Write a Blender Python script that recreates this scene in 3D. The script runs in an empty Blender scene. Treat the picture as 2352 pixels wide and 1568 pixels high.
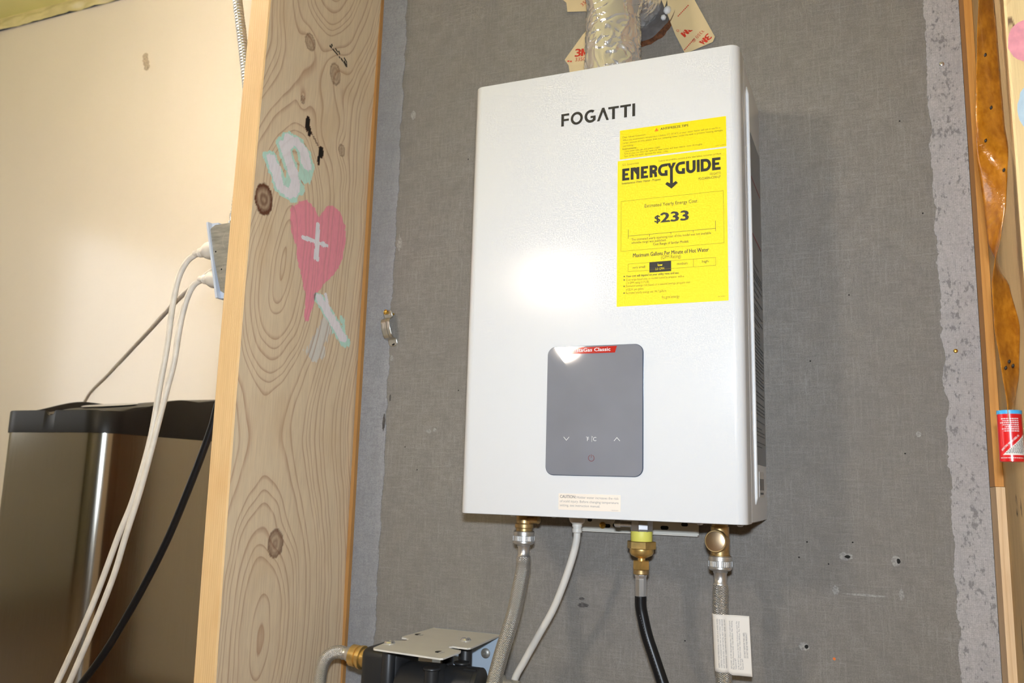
import bpy, bmesh, math, random
from math import sin, cos, pi, sqrt, exp, floor
from mathutils import Vector, Matrix, noise
from mathutils.geometry import tessellate_polygon

random.seed(7)
scene = bpy.context.scene
COL = scene.collection

# ------------------------------------------------------------------ camera
cam_d = bpy.data.cameras.new('camera')
cam = bpy.data.objects.new('camera', cam_d)
COL.objects.link(cam)
scene.camera = cam
RIGHT = Vector((0.9212, 0.3881, 0.0276))
DOWN = Vector((-0.0392, 0.1633, -0.9858))
FWD = Vector((-0.3871, 0.9070, 0.1657))
EYE = Vector((0.4892, -1.1899, 0.0368))
m = Matrix((RIGHT, -DOWN, -FWD)).transposed().to_4x4()
m.translation = EYE
cam.matrix_world = m
cam_d.sensor_width = 36.0
cam_d.lens = 1961.4 / 2352 * 36.0
cam_d.clip_start = 0.02
cam_d.dof.use_dof = True
cam_d.dof.focus_distance = 1.06
cam_d.dof.aperture_fstop = 9.0

# ------------------------------------------------------------------ light, world, exposure
scene.view_settings.view_transform = 'Standard'
scene.view_settings.look = 'None'
scene.view_settings.gamma = 1.0
scene.view_settings.use_curve_mapping = False
scene.view_settings.exposure = 0.0
scene.cycles.use_denoising = True
scene.cycles.max_bounces = 6
scene.cycles.diffuse_bounces = 3
scene.cycles.glossy_bounces = 3
scene.cycles.use_light_tree = False

wd = bpy.data.worlds.new('world')
scene.world = wd
wd.use_nodes = True
wd.node_tree.nodes['Background'].inputs[0].default_value = (0.5, 0.55, 0.62, 1)
wd.node_tree.nodes['Background'].inputs[1].default_value = 0.05

FLASH_W = 11.9        # the camera's pop-up flash, just above the lens
fl = bpy.data.lights.new('camera_flash', 'AREA')
fl.shape = 'RECTANGLE'
fl.size, fl.size_y = 0.045, 0.022
fl.energy = FLASH_W
fl.color = (0.80, 0.885, 0.98)
flo = bpy.data.objects.new('camera_flash', fl)
COL.objects.link(flo)
m2 = Matrix.Rotation(math.radians(11), 4, 'Z') @ m
m2.translation = Vector((0.491, -1.205, 0.105))
flo.matrix_world = m2

PENDANT_E = 114.0      # warm globe in the room behind the camera
CEILING_E = 370.0      # warm globe over the bay with the bin
WINDOW_E = 3.0

# ------------------------------------------------------------------ helpers
def S(r, g, b):
    f = lambda c: (c / 12.92 if c <= 0.04045 else ((c + 0.055) / 1.055) ** 2.4)
    return (f(r / 255), f(g / 255), f(b / 255), 1.0)

ORG = {}

def empty(name, loc, label, cat, group=None):
    o = bpy.data.objects.new(name, None)
    o.empty_display_size = 0.02
    COL.objects.link(o)
    o.location = loc
    ORG[o.name] = Vector(loc)
    tag(o, label, cat, group)
    return o

def tag(o, label=None, cat=None, group=None, kind=None):
    if label: o['label'] = label
    if cat: o['category'] = cat
    if group: o['group'] = group
    if kind: o['kind'] = kind
    return o

def O(name, vf, mat, parent=None, base=None, smooth=False, mats=None, fm=None, uv=None, attrs=None):
    """one mesh object from world-space verts and faces"""
    v, f = vf
    if parent is not None:
        org = ORG[parent.name]
    else:
        org = Vector(base) if base is not None else Vector((0, 0, 0))
    me = bpy.data.meshes.new(name)
    me.from_pydata([tuple(Vector(p) - org) for p in v], [], f)
    for mm in (mats or [mat]):
        me.materials.append(mm)
    if fm:
        for i, k in enumerate(fm): me.polygons[i].material_index = k
    if uv:
        l = me.uv_layers.new(name='UVMap')
        vi = [0] * len(me.loops)
        me.loops.foreach_get('vertex_index', vi)
        flat = []
        if isinstance(uv, dict):
            for k in range(len(vi)): flat += list(uv[k])
        else:
            for k in range(len(vi)): flat += list(uv[vi[k]])
        l.data.foreach_set('uv', flat)
    if attrs:
        for an, vals in attrs.items():
            if isinstance(vals[0], (tuple, list)):
                a = me.attributes.new(an, 'FLOAT_COLOR', 'POINT')
                a.data.foreach_set('color', [c for t in vals for c in t])
            else:
                a = me.attributes.new(an, 'FLOAT', 'POINT')
                a.data.foreach_set('value', vals)
    if smooth is True:
        me.polygons.foreach_set('use_smooth', [True] * len(me.polygons))
    me.update()
    o = bpy.data.objects.new(name, me)
    COL.objects.link(o)
    if parent is not None:
        o.parent = parent
        if parent.type == 'MESH' or True:
            o.location = (0, 0, 0)
    else:
        o.location = org
    ORG[o.name] = org
    if smooth not in (True, False):
        bm = bmesh.new(); bm.from_mesh(me)
        for fc in bm.faces: fc.smooth = True
        for e in bm.edges:
            if len(e.link_faces) == 2 and e.calc_face_angle(0) > math.radians(smooth): e.smooth = False
        bm.to_mesh(me); bm.free()
    return o

def join(*vfs):
    V, F = [], []
    for v, f in vfs:
        n = len(V)
        V += list(v)
        F += [tuple(i + n for i in q) for q in f]
    return V, F

def xf(vf, mat):
    return [mat @ Vector(p) for p in vf[0]], vf[1]

def box(x0, x1, y0, y1, z0, z1, bev=0.0, seg=2):
    if bev <= 0:
        v = [(x, y, z) for x in (x0, x1) for y in (y0, y1) for z in (z0, z1)]
        f = [(0, 1, 3, 2), (4, 6, 7, 5), (0, 4, 5, 1), (2, 3, 7, 6), (0, 2, 6, 4), (1, 5, 7, 3)]
        return v, f
    bm = bmesh.new()
    bmesh.ops.create_cube(bm, size=1.0)
    for vv in bm.verts:
        vv.co = Vector(((x0 + x1) / 2 + vv.co.x * (x1 - x0), (y0 + y1) / 2 + vv.co.y * (y1 - y0), (z0 + z1) / 2 + vv.co.z * (z1 - z0)))
    bmesh.ops.bevel(bm, geom=list(bm.edges), offset=bev, segments=seg, profile=0.5, affect='EDGES')
    return from_bm(bm)

def from_bm(bm):
    bm.verts.ensure_lookup_table(); bm.verts.index_update()
    v = [tuple(p.co) for p in bm.verts]
    f = [tuple(q.index for q in fc.verts) for fc in bm.faces]
    bm.free()
    return v, f

def spline(pts, per=8):
    P = [Vector(p) for p in pts]
    P = [P[0] * 2 - P[1]] + P + [P[-1] * 2 - P[-2]]
    out = []
    for i in range(1, len(P) - 2):
        a, b, c, d = P[i - 1], P[i], P[i + 1], P[i + 2]
        for k in range(per):
            t = k / per
            out.append(0.5 * ((2 * b) + (c - a) * t + (2 * a - 5 * b + 4 * c - d) * t * t + (3 * b - a - 3 * c + d) * t ** 3))
    out.append(P[-2])
    return out

def tube(path, rad, seg=16, cap=True, squash=1.0):
    """tube along a path; rad a float or function of arc length; returns verts, faces, uv per loop"""
    P = [Vector(p) for p in path]
    n = len(P)
    L = [0.0]
    for i in range(1, n): L.append(L[-1] + (P[i] - P[i - 1]).length)
    T = [((P[min(i + 1, n - 1)] - P[max(i - 1, 0)]).normalized()) for i in range(n)]
    ref = Vector((0, 1, 0)) if abs(T[0].y) < 0.9 else Vector((1, 0, 0))
    N = (ref - T[0] * ref.dot(T[0])).normalized()
    V, F, UV = [], [], []
    for i in range(n):
        N = (N - T[i] * N.dot(T[i])).normalized()
        Bn = T[i].cross(N)
        r = rad(L[i]) if callable(rad) else rad
        for k in range(seg):
            a = 2 * pi * k / seg
            V.append(P[i] + N * (r * cos(a)) + Bn * (r * squash * sin(a)))
    k2 = 0
    for i in range(n - 1):
        for k in range(seg):
            k1 = (k + 1) % seg
            F.append((i * seg + k, i * seg + k1, (i + 1) * seg + k1, (i + 1) * seg + k))
            UV += [(k / seg, L[i]), ((k + 1) / seg, L[i]), ((k + 1) / seg, L[i + 1]), (k / seg, L[i + 1])]
    if cap:
        F.append(tuple(range(seg))[::-1]); UV += [(0, 0)] * seg
        F.append(tuple((n - 1) * seg + k for k in range(seg))); UV += [(0, L[-1])] * seg
    return (V, F), dict(enumerate(UV))

def lathe(prof, seg=32, M=None, phase=0.0):
    """profile of (radius, height) about local z"""
    V, F = [], []
    for r, h in prof:
        for k in range(seg):
            a = 2 * pi * (k + phase) / seg
            V.append(Vector((r * cos(a), r * sin(a), h)))
    for i in range(len(prof) - 1):
        for k in range(seg):
            k1 = (k + 1) % seg
            F.append((i * seg + k, i * seg + k1, (i + 1) * seg + k1, (i + 1) * seg + k))
    F.append(tuple(range(seg))[::-1])
    F.append(tuple((len(prof) - 1) * seg + k for k in range(seg)))
    if M is not None: V = [M @ v for v in V]
    return V, F

def frame(loc, axis=(0, 0, 1), up=None):
    z = Vector(axis).normalized()
    x = Vector(up or ((1, 0, 0) if abs(z.x) < 0.9 else (0, 1, 0)))
    x = (x - z * x.dot(z)).normalized()
    y = z.cross(x)
    M = Matrix((x, y, z)).transposed().to_4x4()
    M.translation = Vector(loc)
    return M

def tri(poly):
    return [tuple(t) for t in tessellate_polygon([[Vector((p[0], p[1], 0)) for p in poly]])]

def prism(poly, fn, h0, h1):
    """polygon (u,v) swept from h0 to h1; fn(u,v,h)->point"""
    n = len(poly)
    V = [fn(u, v, h0) for u, v in poly] + [fn(u, v, h1) for u, v in poly]
    T = tri(poly)
    F = [t for t in T] + [tuple(i + n for i in t[::-1]) for t in T]
    F += [(i, (i + 1) % n, (i + 1) % n + n, i + n) for i in range(n)]
    return V, F

def rrect(x0, x1, y0, y1, r, n=6, step=None):
    pts = []
    for cx, cy, a0 in ((x1 - r, y1 - r, 0), (x0 + r, y1 - r, 90), (x0 + r, y0 + r, 180), (x1 - r, y0 + r, 270)):
        for k in range(n + 1):
            a = math.radians(a0 + 90 * k / n)
            pts.append((cx + r * cos(a), cy + r * sin(a)))
    if step:
        out = []
        for i, p in enumerate(pts):
            q = pts[(i + 1) % len(pts)]
            out.append(p)
            d = math.hypot(q[0] - p[0], q[1] - p[1])
            c = int(d / step)
            for k in range(1, c): out.append((p[0] + (q[0] - p[0]) * k / c, p[1] + (q[1] - p[1]) * k / c))
        pts = out
    return pts

def fbm(x, y, z=0.0, o=3):
    s, a = 0.0, 1.0
    for _ in range(o):
        s += a * noise.noise(Vector((x, y, z)))
        x, y, z, a = x * 2.03, y * 2.03, z * 2.03, a * 0.5
    return s

# flat print: text, rules and shapes gathered in 2-D, then placed on a surface
class Ink:
    capk = None
    def __init__(self): self.v, self.f, self.k, self.nk = [], [], [], 0
    def add(self, v, f):
        n = len(self.v)
        self.k += [self.nk] * len(v); self.nk += 1
        self.v += v
        self.f += [tuple(i + n for i in q) for q in f]
    @staticmethod
    def glyphs(s, bold=0.0):
        c = bpy.data.curves.new('txt', 'FONT')
        c.body = s; c.size = 1.0; c.offset = bold; c.resolution_u = 2
        o = bpy.data.objects.new('txt', c)
        me = bpy.data.meshes.new_from_object(o)
        v = [(p.co.x, p.co.y) for p in me.vertices]
        f = [tuple(p.vertices) for p in me.polygons]
        bpy.data.objects.remove(o); bpy.data.curves.remove(c); bpy.data.meshes.remove(me)
        return v, f
    def text(self, s, xl, base, cap, xr=None, bold=0.0, rot=0.0, flip=False):
        if Ink.capk is None:
            hv, _ = Ink.glyphs('H')
            Ink.capk = max(p[1] for p in hv) - min(p[1] for p in hv)
        v, f = Ink.glyphs(s)
        if not v: return
        a, b = min(p[0] for p in v), max(p[0] for p in v)
        ky = cap / Ink.capk
        kx = (xr - xl) / (b - a) if xr is not None else ky
        c_, s_ = cos(rot), sin(rot)
        out = []
        for x, y in v:
            X, Y = (x - a) * kx, y * ky
            if flip: X, Y = -X, -Y
            out.append((xl + X * c_ - Y * s_, base + X * s_ + Y * c_))
        if bold:
            w_ = bold * cap * 2.0
            for dx in (-w_, w_):
                self.add([(x + dx * c_, y + dx * s_) for x, y in out], f)
            self.add([(x, y + w_ * 0.7) for x, y in out], f)
        self.add(out, f)
    def rect(self, x0, x1, y0, y1):
        self.add([(x0, y0), (x1, y0), (x1, y1), (x0, y1)], [(0, 1, 2, 3)])
    def frame(self, x0, x1, y0, y1, w):
        self.rect(x0, x1, y0, y0 + w); self.rect(x0, x1, y1 - w, y1)
        self.rect(x0, x0 + w, y0 + w, y1 - w); self.rect(x1 - w, x1, y0 + w, y1 - w)
    def poly(self, p): self.add(list(p), tri(p))
    def line(self, p, w, closed=False):
        P = [Vector((a, b)) for a, b in p]
        n = len(P)
        Lv, Rv = [], []
        for i in range(n):
            if closed: a, b, c = P[i - 1], P[i], P[(i + 1) % n]
            else: a, b, c = P[max(i - 1, 0)], P[i], P[min(i + 1, n - 1)]
            d1 = (b - a).normalized() if (b - a).length > 1e-9 else (c - b).normalized()
            d2 = (c - b).normalized() if (c - b).length > 1e-9 else d1
            n1, n2 = Vector((-d1.y, d1.x)), Vector((-d2.y, d2.x))
            mt = (n1 + n2)
            if mt.length < 0.2: mt = n1
            mt.normalize()
            k = min(1 / max(mt.dot(n1), 0.35), 2.2)
            Lv.append(tuple(b + mt * (w / 2 * k))); Rv.append(tuple(b - mt * (w / 2 * k)))
        q = []
        for i in range(n if closed else n - 1):
            j = (i + 1) % n
            q.append((i, j, n + j, n + i))
        self.add(Lv + Rv, q)
    def disc(self, x, y, rx, ry=None, n=18):
        ry = ry or rx
        self.add([(x + rx * cos(2 * pi * k / n), y + ry * sin(2 * pi * k / n)) for k in range(n)], [tuple(range(n))])
    def put(self, name, fn, mat, parent):
        pts = []
        for (u, v), q in zip(self.v, self.k):
            p = Vector(fn(u, v))
            if q:
                nr = (Vector(fn(u + 1e-4, v)) - p).cross(Vector(fn(u, v + 1e-4)) - p)
                if nr.length > 0: p = p + nr.normalized() * (q * 6e-6)
            pts.append(p)
        return O(name, (pts, self.f), mat, parent)

def arc(cx, cy, rx, ry, a0, a1, n=14):
    return [(cx + rx * cos(math.radians(a0 + (a1 - a0) * k / n)), cy + ry * sin(math.radians(a0 + (a1 - a0) * k / n))) for k in range(n + 1)]

# ------------------------------------------------------------------ materials
def nodes_of(mt):
    mt.use_nodes = True
    nt = mt.node_tree
    return nt, nt.nodes, nt.links, nt.nodes['Principled BSDF']

def mix(nt, a, b, fac, mode='MIX'):
    n = nt.nodes.new('ShaderNodeMix'); n.data_type = 'RGBA'; n.blend_type = mode
    for s, val in ((6, a), (7, b)):
        if isinstance(val, (tuple, list)): n.inputs[s].default_value = val
        else: nt.links.new(val, n.inputs[s])
    if isinstance(fac, (int, float)): n.inputs[0].default_value = fac
    else: nt.links.new(fac, n.inputs[0])
    return n.outputs[2]

def math_n(nt, op, a, b=None, c=None, clamp=False):
    n = nt.nodes.new('ShaderNodeMath'); n.operation = op; n.use_clamp = clamp
    for i, val in enumerate((a, b, c)):
        if val is None: continue
        if isinstance(val, (int, float)): n.inputs[i].default_value = val
        else: nt.links.new(val, n.inputs[i])
    return n.outputs[0]

def coords(nt, scale=(1, 1, 1), kind='Object'):
    tc = nt.nodes.new('ShaderNodeTexCoord')
    mp = nt.nodes.new('ShaderNodeMapping')
    mp.inputs['Scale'].default_value = scale
    nt.links.new(tc.outputs[kind], mp.inputs[0])
    return mp.outputs[0]

def noise_n(nt, co, scale, detail=3, rough=0.55, dist=0.0):
    n = nt.nodes.new('ShaderNodeTexNoise')
    n.inputs['Scale'].default_value = scale; n.inputs['Detail'].default_value = detail
    n.inputs['Roughness'].default_value = rough; n.inputs['Distortion'].default_value = dist
    nt.links.new(co, n.inputs['Vector'])
    return n.outputs['Fac']

def ramp(nt, fac, stops):
    n = nt.nodes.new('ShaderNodeValToRGB')
    e = n.color_ramp.elements
    while len(e) < len(stops): e.new(0.5)
    for k, (p, c) in enumerate(stops):
        e[k].position = p
        e[k].color = c if isinstance(c, (tuple, list)) else (c, c, c, 1)
    nt.links.new(fac, n.inputs[0])
    return n.outputs[0]

def bump(nt, bs, h, strength, dist=0.001):
    n = nt.nodes.new('ShaderNodeBump')
    n.inputs['Strength'].default_value = strength; n.inputs['Distance'].default_value = dist
    nt.links.new(h, n.inputs['Height'])
    nt.links.new(n.outputs[0], bs.inputs['Normal'])

def M(name, col, rough=0.5, metal=0.0, vary=None, bmp=None, coat=0.0, spec=None, emit=None, alpha=None):
    mt = bpy.data.materials.new(name)
    nt, nn, ll, bs = nodes_of(mt)
    bs.inputs['Base Color'].default_value = col
    bs.inputs['Roughness'].default_value = rough
    bs.inputs['Metallic'].default_value = metal
    if spec is not None: bs.inputs['Specular IOR Level'].default_value = spec
    if coat: bs.inputs['Coat Weight'].default_value = coat; bs.inputs['Coat Roughness'].default_value = 0.06
    if vary:
        sc, amt, st = vary
        f = noise_n(nt, coords(nt, st), sc)
        f = ramp(nt, f, [(0.3, 0.0), (0.7, 1.0)])
        dk = tuple(c * (1 - amt) for c in col[:3]) + (1,)
        lt = tuple(min(1, c * (1 + amt * 0.5)) for c in col[:3]) + (1,)
        ll.new(mix(nt, dk, lt, f), bs.inputs['Base Color'])
    if bmp:
        sc, stg, st = bmp
        bump(nt, bs, noise_n(nt, coords(nt, st), sc, 4), stg)
    if emit:
        bs.inputs['Emission Color'].default_value = emit[0]
        bs.inputs['Emission Strength'].default_value = emit[1]
    return mt

def membrane_mat(name, base, light, fleck):
    """grey fleece-faced board: fine weave, pale threads, mottling"""
    mt = bpy.data.materials.new(name)
    nt, nn, ll, bs = nodes_of(mt)
    co = coords(nt)
    fine = noise_n(nt, co, 620, 2, 0.7)
    midn = noise_n(nt, co, 34, 5, 0.62)
    big = noise_n(nt, co, 3.2, 3)
    sep = nn.new('ShaderNodeSeparateXYZ'); ll.new(co, sep.inputs[0])
    # weave: two sets of threads, broken up by noise
    wob = math_n(nt, 'MULTIPLY', noise_n(nt, coords(nt, (1, 1, 1)), 90, 2), 0.006)
    def threads(ax, period, width):
        a = math_n(nt, 'ADD', sep.outputs[ax], wob)
        a = math_n(nt, 'FRACT', math_n(nt, 'DIVIDE', a, period))
        a = math_n(nt, 'ABSOLUTE', math_n(nt, 'SUBTRACT', a, 0.5))
        return math_n(nt, 'LESS_THAN', a, width)
    tv = math_n(nt, 'MULTIPLY', threads(0, 0.0074, 0.062), math_n(nt, 'GREATER_THAN', noise_n(nt, coords(nt, (1, 1, 0.12)), 160, 2), 0.53))
    th = math_n(nt, 'MULTIPLY', threads(2, 0.0069, 0.062), math_n(nt, 'GREATER_THAN', noise_n(nt, coords(nt, (0.12, 1, 1)), 160, 2), 0.55))
    wv = math_n(nt, 'MULTIPLY', threads(0, 0.0021, 0.25), threads(2, 0.0021, 0.25))
    dk = tuple(c * 0.62 for c in base[:3]) + (1,)
    lt = tuple(c * 1.42 for c in base[:3]) + (1,)
    c = mix(nt, dk, lt, ramp(nt, fine, [(0.28, 0.0), (0.72, 1.0)]))
    c = mix(nt, c, base, 0.38)
    c = mix(nt, c, light, math_n(nt, 'MULTIPLY', math_n(nt, 'MAXIMUM', tv, th), 0.30))
    c = mix(nt, c, light, math_n(nt, 'MULTIPLY', wv, 0.13))
    s1 = noise_n(nt, coords(nt, (1, 1, 0.16)), 330, 3, 0.6)
    s2 = noise_n(nt, coords(nt, (0.16, 1, 1)), 330, 3, 0.6)
    c = mix(nt, c, light, math_n(nt, 'MULTIPLY', ramp(nt, math_n(nt, 'MAXIMUM', s1, s2), [(0.52, 0.0), (0.72, 1.0)]), 0.30))
    c = mix(nt, c, tuple(x * 0.66 for x in base[:3]) + (1,), math_n(nt, 'MULTIPLY', ramp(nt, math_n(nt, 'MINIMUM', s1, s2), [(0.28, 1.0), (0.46, 0.0)]), 0.42))
    c = mix(nt, c, tuple(x * 0.72 for x in base[:3]) + (1,), math_n(nt, 'MULTIPLY', ramp(nt, midn, [(0.42, 0.0), (0.68, 1.0)]), 0.34))
    c = mix(nt, c, tuple(x * 0.8 for x in base[:3]) + (1,), math_n(nt, 'MULTIPLY', ramp(nt, big, [(0.4, 0.0), (0.62, 1.0)]), 0.3))
    if fleck:
        sp = noise_n(nt, coords(nt, (1, 1, 0.55)), 210, 4, 0.65)
        pt = noise_n(nt, coords(nt, (1, 1, 0.5)), 38, 3)
        k = math_n(nt, 'ADD', sp, math_n(nt, 'MULTIPLY', math_n(nt, 'SUBTRACT', pt, 0.5), 0.55))
        ck = nn.new('ShaderNodeTexChecker'); ck.inputs['Scale'].default_value = 640
        rot = nn.new('ShaderNodeMapping'); rot.inputs['Rotation'].default_value = (0, 0.785, 0); ll.new(co, rot.inputs[0]); ll.new(rot.outputs[0], ck.inputs['Vector'])
        c = mix(nt, c, tuple(x * 0.72 for x in base[:3]) + (1,), math_n(nt, 'MULTIPLY', ck.outputs['Fac'], 0.30))
        c = mix(nt, c, fleck, math_n(nt, 'MULTIPLY', ramp(nt, k, [(0.57, 0.0), (0.66, 1.0)]), 0.72))
    ll.new(c, bs.inputs['Base Color'])
    bs.inputs['Roughness'].default_value = 0.7
    bs.inputs['Specular IOR Level'].default_value = 0.12
    bump(nt, bs, math_n(nt, 'ADD', fine, math_n(nt, 'MULTIPLY', math_n(nt, 'MAXIMUM', tv, th), 0.5)), 0.35, 0.0006)
    return mt

def wood_mat(name, light, dark, knot, rough=0.62, stain=None, contrast=1.0):
    """grain lines from the growth-ring value stored on the board"""
    mt = bpy.data.materials.new(name)
    nt, nn, ll, bs = nodes_of(mt)
    at = nn.new('ShaderNodeAttribute'); at.attribute_name = 'ring'
    kn = nn.new('ShaderNodeAttribute'); kn.attribute_name = 'knot'
    fr = math_n(nt, 'FRACT', at.outputs['Fac'])
    line = ramp(nt, fr, [(0.0, 0.08), (0.22, 0.0), (0.70, 0.10), (0.88, 0.75), (0.945, 1.0), (0.985, 0.35)])
    fib = noise_n(nt, coords(nt, (1, 1, 0.03)), 900, 3)
    fib2 = noise_n(nt, coords(nt, (1, 1, 0.08)), 120, 3)
    blot = noise_n(nt, coords(nt, (1, 1, 0.5)), 16, 3)
    c = mix(nt, light, dark, math_n(nt, 'MULTIPLY', line, 0.8 * contrast))
    c = mix(nt, c, tuple(x * 0.72 for x in dark[:3]) + (1,), math_n(nt, 'MULTIPLY', ramp(nt, fib, [(0.45, 0.0), (0.75, 1.0)]), 0.22))
    c = mix(nt, c, tuple(min(1, x * 1.15) for x in light[:3]) + (1,), math_n(nt, 'MULTIPLY', ramp(nt, fib2, [(0.5, 0.0), (0.7, 1.0)]), 0.3))
    c = mix(nt, c, stain or dark, math_n(nt, 'MULTIPLY', ramp(nt, blot, [(0.52, 0.0), (0.75, 1.0)]), 0.35))
    c = mix(nt, c, knot, math_n(nt, 'MINIMUM', kn.outputs['Fac'], 1.0))
    c = mix(nt, c, (0.012, 0.009, 0.007, 1), math_n(nt, 'SUBTRACT', kn.outputs['Fac'], 1.0, clamp=True))
    ll.new(c, bs.inputs['Base Color'])
    bs.inputs['Roughness'].default_value = rough
    bs.inputs['Specular IOR Level'].default_value = 0.3
    bump(nt, bs, math_n(nt, 'ADD', math_n(nt, 'MULTIPLY', line, 0.6), fib), 0.18, 0.0005)
    return mt

def braid_mat(name, col=(0.86, 0.83, 0.78, 1), dark=(0.40, 0.37, 0.33, 1), n=15, pitch=0.019):
    mt = bpy.data.materials.new(name)
    nt, nn, ll, bs = nodes_of(mt)
    tc = nn.new('ShaderNodeTexCoord'); sp = nn.new('ShaderNodeSeparateXYZ'); ll.new(tc.outputs['UV'], sp.inputs[0])
    u, v = sp.outputs[0], sp.outputs[1]
    def strand(sgn):
        a = math_n(nt, 'ADD', math_n(nt, 'MULTIPLY', u, n * 1.0), math_n(nt, 'MULTIPLY', v, sgn * n / pitch / 1.6))
        return math_n(nt, 'ABSOLUTE', math_n(nt, 'SINE', math_n(nt, 'MULTIPLY', a, pi)))
    a, b = strand(1), strand(-1)
    h = math_n(nt, 'MAXIMUM', math_n(nt, 'POWER', a, 0.6), math_n(nt, 'MULTIPLY', math_n(nt, 'POWER', b, 0.6), 0.92))
    g = math_n(nt, 'MULTIPLY', a, b)
    c = mix(nt, dark, col, ramp(nt, g, [(0.05, 0.0), (0.42, 1.0)]))
    ll.new(c, bs.inputs['Base Color'])
    bs.inputs['Metallic'].default_value = 0.85
    bs.inputs['Roughness'].default_value = 0.34
    bump(nt, bs, g, 0.8, 0.0009)
    return mt

WHITE_CASE = M('white_enamel', (0.80, 0.80, 0.80, 1), 0.22, coat=0.5, bmp=(420, 0.012, (1, 1, 1)))
WHITE_PAINT = M('white_painted_steel', S(226, 222, 212), 0.35, vary=(30, 0.05, (1, 1, 1)))
BLUE_WHITE = M('pale_blue_white_plate', S(206, 216, 232), 0.35)
BLACK_PRINT = M('black_print', (0.017, 0.016, 0.014, 1), 0.5)
DARK_PRINT = M('dark_print', (0.04, 0.037, 0.03, 1), 0.55)
GREY_PRINT = M('grey_print', (0.20, 0.19, 0.19, 1), 0.55)
OLIVE_PRINT = M('thin_black_print_on_yellow', (0.20, 0.155, 0.01, 1), 0.55)
YELLOW = M('yellow_label_paper', S(255, 229, 40), 0.45, spec=0.3)
YELLOW2 = M('yellow_tips_paper', S(254, 226, 22), 0.42, spec=0.3)
ORANGE_PRINT = M('orange_print', S(240, 120, 20), 0.5)
RED_PRINT = M('red_print', S(190, 40, 30), 0.06, coat=1.0)
WHITE_PRINT = M('white_print', (0.78, 0.78, 0.78, 1), 0.3)
CREAM_LABEL = M('cream_label', S(240, 228, 214), 0.5)
BRASS = M('brass', (0.80, 0.55, 0.20, 1), 0.32, 0.85, vary=(60, 0.25, (1, 1, 1)))
BRASS_DARK = M('aged_brass', (0.56, 0.39, 0.18, 1), 0.4, 0.85, vary=(80, 0.35, (1, 1, 1)))
BRASS_PALE = M('brushed_brass', (0.83, 0.62, 0.40, 1), 0.3, 1.0)
STEEL = M('steel', (0.68, 0.66, 0.63, 1), 0.34, 0.85, vary=(70, 0.15, (1, 1, 1)))
STEEL_DARK = M('galvanised_steel', (0.46, 0.45, 0.41, 1), 0.42, 0.6, vary=(40, 0.3, (1, 1, 6)))
CHROME = M('bright_steel', (0.80, 0.80, 0.80, 1), 0.2, 0.85)
BRAID = braid_mat('steel_braid')
BLACK_RUBBER = M('black_rubber', (0.008, 0.008, 0.009, 1), 0.33, spec=0.35)
BLACK_PLASTIC = M('black_plastic', (0.009, 0.0085, 0.008, 1), 0.4, spec=0.25, vary=(20, 0.2, (1, 1, 1)))
PUMP_BLACK = M('pump_black_plastic', (0.02, 0.021, 0.023, 1), 0.42)
WHITE_CORD = M('off_white_cord', S(234, 226, 212), 0.45, vary=(50, 0.12, (1, 1, 1)))
WHITE_CORD2 = M('white_cord', S(226, 222, 214), 0.4)
TEFLON = M('yellow_thread_tape', S(244, 236, 110), 0.5)
FOIL = M('foil_tape', (0.90, 0.88, 0.85, 1), 0.19, 0.74, bmp=(60, 0.25, (1, 1, 0.7)), spec=1.0)
LINER = M('tan_tape_liner', S(222, 201, 158), 0.5, vary=(14, 0.08, (1, 1, 1)))
TAPE_RED = M('red_tape_print', S(205, 50, 32), 0.5)
GLASS = M('grey_panel_glass', (0.245, 0.25, 0.285, 1), 0.05, coat=1.0, vary=(9, 0.10, (1, 1, 1)))
BEZEL = M('dark_blue_bezel', S(70, 86, 108), 0.25, 0.4)
DARK = M('dark_recess', (0.012, 0.011, 0.010, 1), 0.9)
TAG = M('paper_tag', S(236, 229, 219), 0.6)
CAULK = M('white_caulk', S(225, 226, 228), 0.5)
TORN = M('torn_brown_board', S(104, 62, 34), 0.85, vary=(220, 0.55, (1, 1, 1)), bmp=(260, 0.9, (1, 1, 1)))
CHAR = M('grey_sealant', S(92, 88, 88), 0.5, vary=(60, 0.4, (1, 1, 1)), bmp=(60, 0.5, (1, 1, 1)))
ZINC = M('zinc_strap', (0.66, 0.66, 0.62, 1), 0.3, 1.0, vary=(50, 0.15, (1, 1, 1)))
GOLD_SCREW = M('gold_screw', (0.78, 0.50, 0.12, 1), 0.35, 1.0)

MEMB = membrane_mat('grey_fleece_board', (0.252, 0.236, 0.217, 1), (0.40, 0.385, 0.36, 1), None)
BAND = membrane_mat('pale_lap_band', (0.47, 0.45, 0.455, 1), (0.58, 0.57, 0.57, 1), (0.18, 0.178, 0.178, 1))
BAND_L = membrane_mat('lap_band_blue_shade', (0.35, 0.355, 0.375, 1), (0.43, 0.43, 0.45, 1), None)  # left band: the stud's bluish shade is put into the base colour
WOOD_FACE = wood_mat('weathered_fir_face', S(236, 213, 179), S(172, 116, 82), S(108, 66, 46), stain=S(214, 180, 136), contrast=0.72)
WOOD_EDGE = wood_mat('orange_fir_edge', S(238, 202, 148), S(218, 168, 108), S(150, 90, 40), contrast=0.6)
WOOD_R = wood_mat('brown_fir_face', S(212, 182, 134), S(150, 112, 70), S(60, 36, 22), contrast=0.8)
WOOD_RF = wood_mat('pale_fir_front', S(244, 214, 158), S(226, 184, 124), S(96, 58, 50), contrast=0.6)
WOOD_OR = wood_mat('amber_batten', S(212, 152, 78), S(186, 120, 54), S(120, 60, 20), contrast=0.5)
WOOD_PALE = wood_mat('pale_batten', S(236, 204, 162), S(205, 160, 112), S(120, 80, 50), contrast=0.6)

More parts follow.
